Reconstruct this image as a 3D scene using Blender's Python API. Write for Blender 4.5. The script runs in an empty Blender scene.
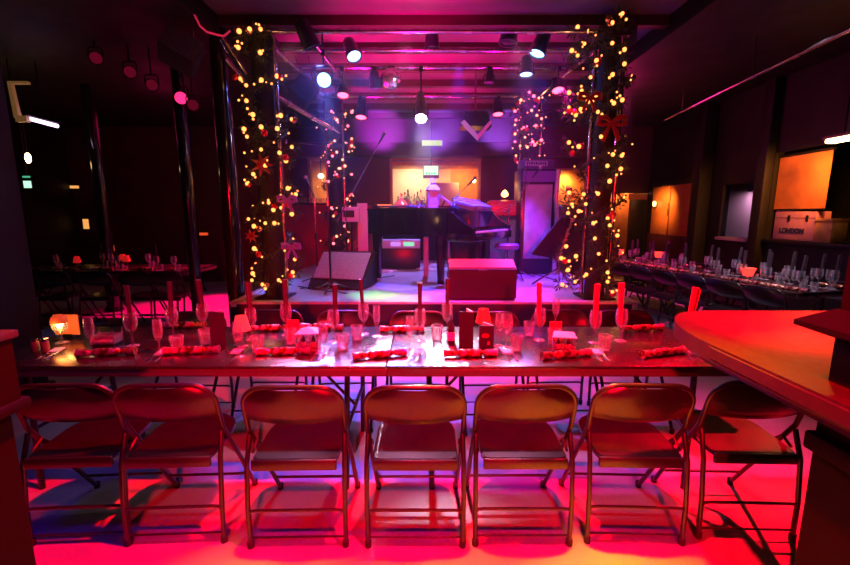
import bpy, bmesh, math, random
from mathutils import Vector, Matrix
random.seed(7)
PI = math.pi
SC = bpy.context.scene
COL = SC.collection
# ------------------------------------------------------------------ camera
PITCH = math.radians(9.2); F = 420.0; CAMH = 1.53
cam_d = bpy.data.cameras.new('camera'); cam = bpy.data.objects.new('camera', cam_d); COL.objects.link(cam)
cam.location = (0, 0, CAMH); cam.rotation_euler = (PI/2 - PITCH, 0, 0)
cam_d.sensor_width = 36; cam_d.lens = F/850*36; cam_d.clip_start = .05; cam_d.clip_end = 60
SC.camera = cam
def ray(px, py):
    u = (px-425)/F; v = (282.5-py)/F
    return u, math.cos(PITCH)+v*math.sin(PITCH), -math.sin(PITCH)+v*math.cos(PITCH)
def at(px, py, D):                       # the point seen at (px, py) that stands at distance D
    a, b, c = ray(px, py); t = D/b
    return Vector((a*t, D, CAMH+c*t))
def on(px, py, z):                       # the point seen at (px, py) on the level z
    a, b, c = ray(px, py); t = (z-CAMH)/c
    return Vector((a*t, b*t, z))
# ------------------------------------------------------------------ materials
MATS = {}
def mat(name, col, rough=.5, metal=0., spec=.5, emit=None, es=0., noise=0., nscale=8., bump=0., coat=0., alpha=1., trans=0., sheen=0.):
    if name in MATS: return MATS[name]
    m = bpy.data.materials.new(name); m.use_nodes = True; nt = m.node_tree; b = nt.nodes['Principled BSDF']
    b.inputs['Base Color'].default_value = (*col, 1); b.inputs['Roughness'].default_value = rough
    b.inputs['Metallic'].default_value = metal; b.inputs['Specular IOR Level'].default_value = spec
    b.inputs['Coat Weight'].default_value = coat; b.inputs['Coat Roughness'].default_value = .2 if 'tabletop' in name else .08
    b.inputs['Transmission Weight'].default_value = trans
    if emit: b.inputs['Emission Color'].default_value = (*emit, 1); b.inputs['Emission Strength'].default_value = es
    if noise or bump:
        tc = nt.nodes.new('ShaderNodeTexCoord'); n = nt.nodes.new('ShaderNodeTexNoise')
        n.inputs['Scale'].default_value = nscale; n.inputs['Detail'].default_value = 6
        nt.links.new(tc.outputs['Object'], n.inputs['Vector'])
        if noise:
            r = nt.nodes.new('ShaderNodeMapRange'); r.inputs[3].default_value = 1-noise; r.inputs[4].default_value = 1+noise*.4
            r.inputs[1].default_value = .3; r.inputs[2].default_value = .7
            nt.links.new(n.outputs['Fac'], r.inputs[0])
            mx = nt.nodes.new('ShaderNodeVectorMath'); mx.operation = 'SCALE'
            mx.inputs[0].default_value = col; nt.links.new(r.outputs[0], mx.inputs['Scale'])
            nt.links.new(mx.outputs[0], b.inputs['Base Color'])
            rr = nt.nodes.new('ShaderNodeMapRange'); rr.inputs[3].default_value = max(.04, rough*.75); rr.inputs[4].default_value = min(1, rough*1.35)
            nt.links.new(n.outputs['Fac'], rr.inputs[0]); nt.links.new(rr.outputs[0], b.inputs['Roughness'])
        if bump:
            bp = nt.nodes.new('ShaderNodeBump'); bp.inputs['Strength'].default_value = bump; bp.inputs['Distance'].default_value = .01
            nt.links.new(n.outputs['Fac'], bp.inputs['Height']); nt.links.new(bp.outputs[0], b.inputs['Normal'])
    MATS[name] = m
    return m
def emis(name, col, s):
    if name in MATS: return MATS[name]
    m = bpy.data.materials.new(name); m.use_nodes = True; nt = m.node_tree
    nt.nodes.remove(nt.nodes['Principled BSDF']); e = nt.nodes.new('ShaderNodeEmission')
    e.inputs[0].default_value = (*col, 1); e.inputs[1].default_value = s
    nt.links.new(e.outputs[0], nt.nodes['Material Output'].inputs[0]); MATS[name] = m
    return m
def glassmat(name, tint=(1, 1, 1), rough=.03, lo=.12):
    m = bpy.data.materials.new(name); m.use_nodes = True; nt = m.node_tree
    nt.nodes.remove(nt.nodes['Principled BSDF'])
    lw = nt.nodes.new('ShaderNodeLayerWeight'); lw.inputs[0].default_value = .42
    df = nt.nodes.new('ShaderNodeBsdfDiffuse'); df.inputs[0].default_value = (.9, .9, .92, 1); m2 = nt.nodes.new('ShaderNodeMixShader'); m2.inputs[0].default_value = .32
    mr = nt.nodes.new('ShaderNodeMapRange'); mr.inputs[3].default_value = lo; mr.inputs[4].default_value = 1.0
    tr = nt.nodes.new('ShaderNodeBsdfTransparent'); tr.inputs[0].default_value = (*tint, 1)
    gl = nt.nodes.new('ShaderNodeBsdfGlossy'); gl.inputs['Roughness'].default_value = rough; gl.inputs[0].default_value = (1, 1, 1, 1)
    mx = nt.nodes.new('ShaderNodeMixShader')
    nt.links.new(lw.outputs['Facing'], mr.inputs[0]); nt.links.new(mr.outputs[0], mx.inputs[0])
    nt.links.new(tr.outputs[0], mx.inputs[1]); nt.links.new(gl.outputs[0], m2.inputs[1]); nt.links.new(df.outputs[0], m2.inputs[2]); nt.links.new(m2.outputs[0], mx.inputs[2])
    nt.links.new(mx.outputs[0], nt.nodes['Material Output'].inputs[0]); MATS[name] = m
    return m
M = {}
M['glass'] = glassmat('clear_glass', (.98, .98, 1), .12, .07)
M['dimglass'] = glassmat('smoked_glass', (.7, .7, .75), .05, .2)
M['floor'] = mat('painted_concrete', (.42, .40, .42), .5, spec=.25, noise=.25, nscale=2.2, bump=.05)
M['stagefloor'] = mat('stage_boards', (.5, .5, .53), .4, noise=.15, nscale=3)
M['black'] = mat('black_metal', (.012, .012, .013), .3)
M['chair'] = mat('black_enamel', (.014, .009, .010), .3, spec=.7, coat=.3, noise=.3, nscale=14)
M['chrome'] = mat('chrome', (.75, .75, .78), .18, 1.)
M['steel'] = mat('scaffold_steel', (.6, .59, .62), .2, 1., noise=.3, nscale=25)
M['wall'] = mat('dark_wall', (.005, .0022, .003), .6, noise=.3, nscale=3)
M['wallm'] = mat('maroon_wall', (.08, .012, .03), .5, noise=.25, nscale=3)
M['ceil'] = mat('ceiling_paint', (.20, .13, .15), .45, noise=.2, nscale=2)
M['table'] = mat('dark_tabletop', (.024, .010, .014), .25, spec=.9, noise=.25, nscale=7, coat=.6)
M['edge'] = mat('table_edging', (.10, .05, .05), .35)
M['bar'] = mat('varnished_bar_top', (.045, .006, .004), .4, noise=.3, nscale=22, bump=.12, coat=.0)
M['barbody'] = mat('bar_panel', (.008, .0016, .002), .8, spec=.12, noise=.2, nscale=5)
M['piano'] = mat('piano_black', (.012, .01, .014), .12, coat=.8)
M['keys'] = mat('piano_ivory', (.8, .78, .75), .3)
M['fabric'] = mat('black_fabric', (.02, .02, .022), .85)
M['grille'] = mat('grille_cloth', (.10, .10, .13), .6, noise=.5, nscale=60, bump=.4)
M['napkin'] = mat('dark_napkin', (.045, .02, .03), .7, noise=.3, nscale=30)
M['rnapkin'] = mat('red_napkin', (.7, .05, .09), .7, noise=.2, nscale=30)
M['paper'] = mat('white_paper', (.8, .78, .74), .6)
M['silver'] = mat('cutlery_silver', (.85, .85, .87), .16, 1.)
M['menu'] = mat('menu_cover', (.014, .005, .012), .6, noise=.2)
M['redshade'] = mat('red_shade', (.8, .03, .03), .6, emit=(1, .02, .02), es=.35)
M['pinkshade'] = mat('pink_shade', (.8, .1, .12), .6, emit=(1, .1, .1), es=.35)
M['amber'] = mat('amber_card', (.8, .16, .05), .6, emit=(1, .12, .02), es=.7)  # emission stands in for tealight falling on the card
M['leaf'] = mat('pine_needles', (.05, .06, .02), .55, noise=.5, nscale=30)
M['bulb'] = emis('warm_bulb', (1, .27, .06), 3.4)
M['pbulb'] = emis('pale_bulb', (1, .27, .13), 3.6)
M['bauble'] = mat('red_bauble', (.75, .03, .06), .12, .6)
M['gbauble'] = mat('gold_bauble', (.8, .5, .15), .15, .9)
M['ribbon'] = mat('red_ribbon', (.35, .02, .02), .4)
M['lens_blue'] = emis('blue_lens', (.25, .5, 1), 5)
M['lens_white'] = emis('white_lens', (1, .92, 1), 240)
M['lens_red'] = emis('red_lens', (1, .05, .10), 9)
M['lens_dim'] = emis('dim_red_lens', (1, .02, .12), .10)
M['lens_mid'] = emis('mid_red_lens', (1, .02, .14), 2.2)
M['lens_mag'] = emis('magenta_lens', (1, .15, .8), 6)
M['lens_off'] = mat('unlit_lens', (.1, .1, .2), .08, .4)
M['flame'] = emis('candle_flame', (1, .55, .12), 22)
M['wood'] = mat('pale_wood', (.7, .36, .12), .5, noise=.3, nscale=9)
M['orangeblind'] = mat('copper_panel', (.55, .18, .05), .4, noise=.5, nscale=2.5)
M['redcase'] = mat('red_vinyl', (.55, .03, .04), .45, noise=.2)
M['purplecase'] = mat('mauve_board', (.5, .2, .3), .5, noise=.2)
M['cable'] = mat('pale_cable', (.75, .75, .8), .4)
M['dcable'] = mat('dark_cable', (.03, .03, .035), .4)
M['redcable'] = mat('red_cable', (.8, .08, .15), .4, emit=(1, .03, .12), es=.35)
M['ink'] = mat('navy_ink', (.02, .02, .09), .6)
M['gold'] = mat('gold_tinsel', (1, .7, .25), .35, .5, noise=.5, nscale=40)
M['white'] = mat('white_enamel', (.45, .45, .52), .4)
M['winered'] = mat('wine_bottle_glass', (.03, .02, .03), .08, coat=.5)
M['mirror'] = mat('mirror_facets', (.9, .9, .95), .22, 1.)

def crackermat():
    m = bpy.data.materials.new('cracker_foil'); m.use_nodes = True; nt = m.node_tree; b = nt.nodes['Principled BSDF']
    v = nt.nodes.new('ShaderNodeTexVoronoi'); v.inputs['Scale'].default_value = 60
    tc = nt.nodes.new('ShaderNodeTexCoord'); nt.links.new(tc.outputs['Object'], v.inputs['Vector'])
    r = nt.nodes.new('ShaderNodeValToRGB'); r.color_ramp.elements[0].color = (.22, .006, .006, 1); r.color_ramp.elements[1].color = (.9, .5, .35, 1)
    r.color_ramp.elements[0].position = .45; r.color_ramp.elements[1].position = .8
    s = nt.nodes.new('ShaderNodeSeparateColor'); nt.links.new(v.outputs['Color'], s.inputs[0]); nt.links.new(s.outputs[0], r.inputs[0])
    nt.links.new(r.outputs[0], b.inputs['Base Color']); b.inputs['Metallic'].default_value = .85; b.inputs['Roughness'].default_value = .3
    bp = nt.nodes.new('ShaderNodeBump'); bp.inputs['Strength'].default_value = .6; bp.inputs['Distance'].default_value = .004
    nt.links.new(v.outputs['Distance'], bp.inputs['Height']); nt.links.new(bp.outputs[0], b.inputs['Normal'])
    return m
M['cracker'] = crackermat()
# ------------------------------------------------------------------ mesh builder
class MB:
    def __init__(s): s.bm = bmesh.new(); s.smooth = True
    def box(s, c, d, rot=None, bev=0.):
        r = bmesh.ops.create_cube(s.bm, size=1.)
        vs = r['verts']
        mt = Matrix.Translation(Vector(c)) @ (rot.to_4x4() if rot else Matrix()) @ Matrix.Diagonal((*d, 1))
        bmesh.ops.transform(s.bm, matrix=mt, verts=vs)
        if bev:
            es = list({e for v in vs for e in v.link_edges})
            bmesh.ops.bevel(s.bm, geom=es, offset=bev, segments=2, affect='EDGES', profile=.5)
        return s
    def b2(s, x0, x1, y0, y1, z0, z1, bev=0.):
        return s.box(((x0+x1)/2, (y0+y1)/2, (z0+z1)/2), (abs(x1-x0), abs(y1-y0), abs(z1-z0)), bev=bev)
    def tube(s, pts, r, n=10, closed=False, cap=True):
        pts = [Vector(p) for p in pts]; N = len(pts); rings = []
        up = None
        for i, p in enumerate(pts):
            a = pts[(i-1) % N] if (closed or i) else p; b = pts[(i+1) % N] if (closed or i < N-1) else p
            t = (b-a)
            if t.length < 1e-9: t = Vector((0, 0, 1))
            t.normalize()
            if up is None: up = Vector((0, 0, 1)) if abs(t.z) < .9 else Vector((1, 0, 0))
            u = up - t*up.dot(t)
            if u.length < 1e-4: u = t.orthogonal()
            u.normalize(); w = t.cross(u); up = u
            rr = r[i] if isinstance(r, (list, tuple)) else r
            rings.append([s.bm.verts.new(p+(u*math.cos(2*PI*k/n)+w*math.sin(2*PI*k/n))*rr) for k in range(n)])
        for i in range(N if closed else N-1):
            A = rings[i]; B = rings[(i+1) % N]
            for k in range(n): s.bm.faces.new((A[k], A[(k+1) % n], B[(k+1) % n], B[k]))
        if cap and not closed:
            s.bm.faces.new(rings[0][::-1]); s.bm.faces.new(rings[-1])
        return s
    def lathe(s, prof, c=(0, 0, 0), n=20, rot=None, sx=1, sy=1):
        c = Vector(c); rings = []
        for (r, z) in prof:
            row = []
            for k in range(n):
                v = Vector((r*sx*math.cos(2*PI*k/n), r*sy*math.sin(2*PI*k/n), z))
                if rot: v = rot @ v
                row.append(s.bm.verts.new(c+v))
            rings.append(row)
        for i in range(len(rings)-1):
            A, B = rings[i], rings[i+1]
            for k in range(n):
                try: s.bm.faces.new((A[k], A[(k+1) % n], B[(k+1) % n], B[k]))
                except ValueError: pass
        if prof[0][0] > 1e-4: s.bm.faces.new(rings[0][::-1])
        if prof[-1][0] > 1e-4: s.bm.faces.new(rings[-1])
        bmesh.ops.remove_doubles(s.bm, verts=[v for r_ in rings for v in r_], dist=1e-6)
        return s
    def prism(s, outline, z0, z1, bev=0.):       # outline in x,y extruded in z
        lo = [s.bm.verts.new((x, y, z0)) for x, y in outline]; hi = [s.bm.verts.new((x, y, z1)) for x, y in outline]
        n = len(outline); fs = [s.bm.faces.new(lo[::-1]), s.bm.faces.new(hi)]
        for k in range(n): s.bm.faces.new((lo[k], lo[(k+1) % n], hi[(k+1) % n], hi[k]))
        if bev:
            es = [e for f in fs for e in f.edges]
            bmesh.ops.bevel(s.bm, geom=es, offset=bev, segments=2, affect='EDGES')
        return s
    def hull(s, pts):                             # 8 points: bottom four, top four
        v = [s.bm.verts.new(p) for p in pts]
        for f in ((3, 2, 1, 0), (4, 5, 6, 7), (0, 1, 5, 4), (1, 2, 6, 5), (2, 3, 7, 6), (3, 0, 4, 7)): s.bm.faces.new([v[i] for i in f])
        return s
    def sph(s, c, r, u=12, v=8, sc=(1, 1, 1)):
        g = bmesh.ops.create_uvsphere(s.bm, u_segments=u, v_segments=v, radius=r)
        bmesh.ops.transform(s.bm, matrix=Matrix.Translation(Vector(c)) @ Matrix.Diagonal((*sc, 1)), verts=g['verts'])
        return s
    def mesh(s, name, m, flat=False):
        bmesh.ops.recalc_face_normals(s.bm, faces=s.bm.faces)
        me = bpy.data.meshes.new(name); s.bm.to_mesh(me); s.bm.free()
        me.materials.append(m if not isinstance(m, str) else M[m])
        if not flat:
            me.polygons.foreach_set('use_smooth', [True]*len(me.polygons))
            try: me.set_sharp_from_angle(angle=math.radians(38))
            except Exception: pass
        return me
    def build(s, name, m, parent=None, flat=False, loc=None):
        o = bpy.data.objects.new(name, s.mesh(name, m, flat)); COL.objects.link(o)
        if parent: o.parent = parent
        if loc is not None: o.location = loc
        return o
def rotm(x=0, y=0, z=0): return Matrix.Rotation(z, 3, 'Z') @ Matrix.Rotation(y, 3, 'Y') @ Matrix.Rotation(x, 3, 'X')
def tag(o, label, cat, group=None, kind=None):
    o['label'] = label; o['category'] = cat
    if group: o['group'] = group
    if kind: o['kind'] = kind
    return o
def thing(name, label, cat, loc=(0, 0, 0), rz=0, group=None):
    o = bpy.data.objects.new(name, None); COL.objects.link(o); o.empty_display_size = .05
    o.location = loc; o.rotation_euler = (0, 0, rz)
    return tag(o, label, cat, group)
def struct(o, name=None):
    o['kind'] = 'structure'
    return o
def dup(root, label=None, loc=None, rz=None, group=None):
    r = root.copy(); COL.objects.link(r)
    if loc is not None: r.location = loc
    if rz is not None: r.rotation_euler = (0, 0, rz)
    if label: r['label'] = label
    if group: r['group'] = group
    for ch in list(root.children):
        c = ch.copy(); COL.objects.link(c); c.parent = r
        for g in list(ch.children):
            d = g.copy(); COL.objects.link(d); d.parent = c
    return r
_used = set()
def inst(proto, label, loc, rz=0, group=None):
    if proto.name not in _used:
        _used.add(proto.name); proto.location = loc; proto.rotation_euler = (0, 0, rz); proto['label'] = label
        if group: proto['group'] = group
        return proto
    return dup(proto, label, loc, rz, group)
def spot(name, loc, target, col, power, size=40, blend=.5, rad=.05):
    l = bpy.data.lights.new(name, 'SPOT'); l.color = col; l.energy = power; l.spot_size = math.radians(size); l.spot_blend = blend; l.shadow_soft_size = rad
    o = bpy.data.objects.new(name, l); COL.objects.link(o); o.location = loc
    o.rotation_euler = (Vector(target)-Vector(loc)).to_track_quat('-Z', 'Y').to_euler()
    return o
def point(name, loc, col, power, rad=.05):
    l = bpy.data.lights.new(name, 'POINT'); l.color = col; l.energy = power; l.shadow_soft_size = rad
    o = bpy.data.objects.new(name, l); COL.objects.link(o); o.location = loc
    return o
ORD = ['first', 'second', 'third', 'fourth', 'fifth', 'sixth', 'seventh', 'eighth', 'ninth', 'tenth', 'eleventh', 'twelfth', 'thirteenth', 'fourteenth', 'fifteenth']
# ------------------------------------------------------------------ the room
SZ = .6                                     # stage height
BW = 9.6                                    # back wall
struct(MB().b2(-8, 7, -2.5, 12, -.1, 0).build('floor', 'floor'))
struct(MB().b2(-8, 7, -2.5, 12, 3.62, 3.75).build('ceiling', 'ceil'))
struct(MB().b2(-8.1, -7.9, -2.5, 12, 0, 3.65).build('wall_left', 'wall'))
struct(MB().b2(-8, 7, -2.6, -2.5, 0, 3.65).build('wall_front', 'wall'))
for i in range(7):
    y = 4.9+i*.72
    o = struct(MB().b2(-2.2, 2.6, y-.05, y+.05, 3.52, 3.62).build('trim_%d' % (i+1), 'wallm'))
# dark sheets added beside the stage bay to keep the side ceilings black
struct(MB().b2(-8, -2.2, -2.5, 9.6, 3.42, 3.62).build('trim_8', 'wall'))
struct(MB().b2(2.6, 5.0, -2.5, 9.6, 3.42, 3.62).build('trim_9', 'wall'))
# back wall with three real openings, rooms behind them
def wall_back():
    z0, z1 = 0, 3.62; xs = [(-2.55, -1.83, 1.60, 2.72), (-.74, 1.2, 1.70, 2.72), (2.9, 3.55, 1.74, 2.5), (4.08, 4.98, 0, 2.0)]
    m = MB(); x = -8
    for (a, b, lo, hi) in xs:
        m.b2(x, a, BW, BW+.12, z0, z1); m.b2(a, b, BW, BW+.12, hi, z1)
        if lo > 0: m.b2(a, b, BW, BW+.12, z0, lo)
        x = b
    m.b2(x, 7, BW, BW+.12, z0, z1)
    return m.build('wall_back', 'wallm', flat=True)
struct(wall_back())
struct(MB().b2(-8, 5.2, BW+1.5, BW+1.6, 0, 3.62).build('wall_rear', 'wallm'))
struct(MB().b2(-3.4, 3.6, BW-.35, BW, 2.76, 3.04, bev=.02).build('trim_10', 'wallm'))        # soffit over the hatch
for i, (a, b, lo, hi) in enumerate([(-2.55, -1.83, 1.60, 2.72), (-.74, 1.2, 1.70, 2.72), (2.9, 3.55, 1.74, 2.5)]):
    w = .04; m = MB()
    m.b2(a-w, a+.01, BW-.03, BW+.13, lo-w, hi+w); m.b2(b-.01, b+w, BW-.03, BW+.13, lo-w, hi+w)
    m.b2(a, b, BW-.03, BW+.13, hi-.01, hi+w); m.b2(a, b, BW-.05, BW+.15, lo-w, lo+.01)
    o = struct(m.build('window_%d' % (i+1), mat('hatch_frame', (.45, .22, .1), .4)))
# inner box linings (pale plaster) behind the openings
pl = mat('pale_plaster', (.6, .5, .42), .6)
orl = mat('orange_plaster', (.75, .3, .08), .6, noise=.2)
struct(MB().b2(-1.4, .62, BW+.9, BW+.95, .9, 3.3).build('wall_hatch', pl))
struct(MB().b2(.62, 1.8, BW+.9, BW+.95, .9, 3.3).build('wall_hatch_right', orl))
struct(MB().b2(-1.4, 1.8, BW+.12, BW+.9, 2.62, 2.70).build('trim_14', orl))
struct(MB().b2(-3.2, -1.5, BW+.8, BW+.85, .9, 3.3).build('wall_servery', orl))
struct(MB().b2(2.6, 3.9, BW+.35, BW+.4, .9, 3.2).build('wall_lobby', orl))
struct(MB().b2(4.62, 4.98, BW-.02, BW+.06, 0, 1.86).build('door_1', 'black'))
struct(MB().b2(4.60, 4.98, BW-.0, BW+.08, 1.86, 1.98).build('trim_15', orl))
struct(MB().b2(3.9, 5.0, BW+.7, BW+.75, 0, 2.6).build('wall_passage', orl))
# right wall, built with real openings
WX = 5.0
def wall_right():
    ops = [(5.72, 7.62, 1.16, 2.42), (-2.5, -2.4, 0, 0), ]
    m = MB(); holes = [(4.6, 6.2, 1.18, 2.40), (6.5, 7.2, 1.16, 2.02)]
    y = -2.5
    for (a, b, lo, hi) in holes:
        m.b2(WX, WX+.12, y, a, 0, 3.62); m.b2(WX, WX+.12, a, b, 0, lo); m.b2(WX, WX+.12, a, b, hi, 3.62); y = b
    m.b2(WX, WX+.12, y, BW+2, 0, 3.62)
    return m.build('wall_right', 'wall', flat=True)
struct(wall_right())
struct(MB().b2(WX+1.6, WX+1.7, 3.5, 8.6, 0, 3.6).build('wall_kitchen', 'wall'))
struct(MB().b2(WX-.06, WX+.25, 4.6, 6.2, 1.13, 1.18, bev=.01).build('trim_11', 'black'))
struct(MB().b2(WX-.06, WX+.25, 6.5, 7.2, 1.11, 1.16, bev=.01).build('trim_12', mat('mauve_sill', (.55, .4, .45), .35)))
# alcove behind second opening: mauve back wall
struct(MB().b2(WX+.5, WX+.55, 6.3, 8.2, 1.0, 2.4).build('wall_alcove', mat('mauve_plaster', (.5, .34, .42), .45)))
struct(MB().b2(WX-.05, WX, -2.5, 4.6, 0, .12).build('baseboard_right', 'black'))
# stage
st = thing('stage_platform', 'low wide stage platform with pale floor in front of the piano', 'stage', (0, 0, 0)); st['kind'] = 'structure'
SX0, SX1, SY0, SY1 = -2.08, 2.28, 4.44, 8.6
MB().b2(SX0+.03, SX1-.03, SY0+.03, SY1, 0, SZ-.02).build('base', mat('stage_skirt', (.05, .02, .025), .5), st)
MB().b2(SX0, SX1, SY0, SY1, SZ-.022, SZ-.004).build('deck', 'stagefloor', st)
tr = mat('stage_trim', (.75, .6, .55), .3, .3)
MB().b2(SX0-.015, SX1+.015, SY0-.03, SY0+.02, SZ-.022, SZ+.004, bev=.004).build('edge_strip', tr, st)
MB().b2(SX0-.02, SX0+.03, SY0, SY1, SZ-.06, SZ+.006, bev=.004).build('edge_strip', tr, st)
MB().b2(SX1-.03, SX1+.02, SY0, SY1, SZ-.06, SZ+.006, bev=.004).build('edge_strip', tr, st)
# low maroon wall behind the stage at left
o = MB().b2(-3.0, -1.1, 8.7, 8.85, 0, 1.72).build('half_wall', mat('maroon_panel', (.24, .03, .07), .5)); struct(o)
struct(MB().b2(-3.1, -1.0, 8.65, 8.95, 1.72, 1.76).build('trim_13', 'black'))

# columns
def column(x, y, r, h, label, m='black', top=3.62, square=False, rings=True, z0=0):
    t = thing('steel_column' if not square else 'square_column', label, 'column', (x, y, z0))
    mb = MB()
    if square: mb.b2(-r, r, -r, r, 0, top-z0, bev=.012)
    else: mb.lathe([(r, 0), (r, top-z0)], n=28)
    mb.build('shaft', m, t)
    mb = MB()
    if square: mb.b2(-r-.03, r+.03, -r-.03, r+.03, 0, .12, bev=.01)
    else: mb.lathe([(r*1.5, 0), (r*1.5, .03), (r*1.1, .08)], n=28)
    mb.build('base', m, t)
    return t
gl = mat('gloss_black_paint', (.015, .01, .014), .12, coat=.6)
column(-2.26, 4.95, .095, 0, 'glossy black round column just left of the stage corner', gl)
column(-3.1, 5.6, .07, 0, 'thinner round black column further left of the stage', gl)
column(-5.0, 6.6, .09, 0, 'round black column standing by the far left table', gl)
column(-3.44, 3.2, .22, 0, 'broad black square column at the far left behind the front table', 'wall', square=True)
column(-4.6, 8.4, .1, 0, 'slim round column at the far left back', gl)
column(4.88, 7.6, .11, 0, 'dark square column against the right wall', 'wall', square=True)
column(4.97, 6.30, .09, 0, 'narrow dark column between the two right wall openings', 'wall', square=True)

# ------------------------------------------------------------------ foreground bar with its post
bar = thing('bar_counter', 'dark red varnished bar counter with rounded corner at the right', 'bar counter', (1.07, 0, 0))
def bar_outline():
    # left edge x=0 from y=-.6 up to 1.55, rounded corner to the back edge y=2.1
    pts = [(0, -.6), (0, 1.52)]
    for k in range(1, 13):
        a = PI - k/12*PI/2
        pts.append((.34+.34*math.cos(a), 1.52+(.56)*math.sin(a)))
    pts += [(1.6, 2.08), (1.6, -.6)]
    return pts
MB().prism(bar_outline(), .985, 1.05, bev=.012).build('counter_top', 'bar', bar)
ins = [(x+.035 if x < .2 else x, y-(.035 if y > 1.9 else 0)) for x, y in bar_outline()]
MB().prism(ins, .955, .986).build('under_trim', mat('bar_edge', (.05, .02, .05), .25), bar)
MB().b2(.16, 1.6, -.6, 1.23, .04, .955).build('front_panel', 'barbody', bar)
MB().b2(.14, 1.62, -.58, 1.25, 0, .06).build('kick_board', 'black', bar)
MB().b2(.13, .17, -.6, 1.24, .80, .86, bev=.01).build('moulding', 'barbody', bar)
pp = thing('square_column', 'dark red square column rising from the right bar counter', 'column', (1.37, .95, 1.05))
MB().b2(-.19, .22, -.22, .22, 0, .13, bev=.004).build('plinth', 'barbody', pp)
m = MB(); m.hull([(-.19, -.22, .13), (.22, -.22, .13), (.22, .22, .13), (-.19, .22, .13), (-.26, -.28, .155), (.28, -.28, .155), (.28, .28, .155), (-.26, .28, .155)])
m.hull([(-.26, -.28, .155), (.28, -.28, .155), (.28, .28, .155), (-.26, .28, .155), (-.26, -.28, .17), (.28, -.28, .17), (.28, .28, .17), (-.26, .28, .17)])
m.hull([(-.26, -.28, .17), (.28, -.28, .17), (.28, .28, .17), (-.26, .28, .17), (-.18, -.18, .21), (.2, -.18, .21), (.2, .24, .21), (-.18, .24, .21)])
m.build('moulding', 'barbody', pp)
MB().b2(-.17, .2, -.16, .235, .2, 2.55).build('shaft', 'barbody', pp)
# left counter end
lb = thing('bar_pier', 'dark pier with a thick red-topped cap at the left edge', 'pier', (-1.06, 1.05, 0))
MB().b2(-.8, -.045, -1.6, -.0, 0, 1.02).build('body', 'barbody', lb)
MB().b2(-.85, .0, -1.65, .02, 1.02, 1.05, bev=.008).build('moulding', 'barbody', lb)
MB().b2(-.8, -.01, -1.6, .0, 1.05, 1.215).build('cap', 'barbody', lb)
MB().b2(-.82, -.0, -1.62, .012, 1.215, 1.235, bev=.004).build('top', 'bar', lb)

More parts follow.
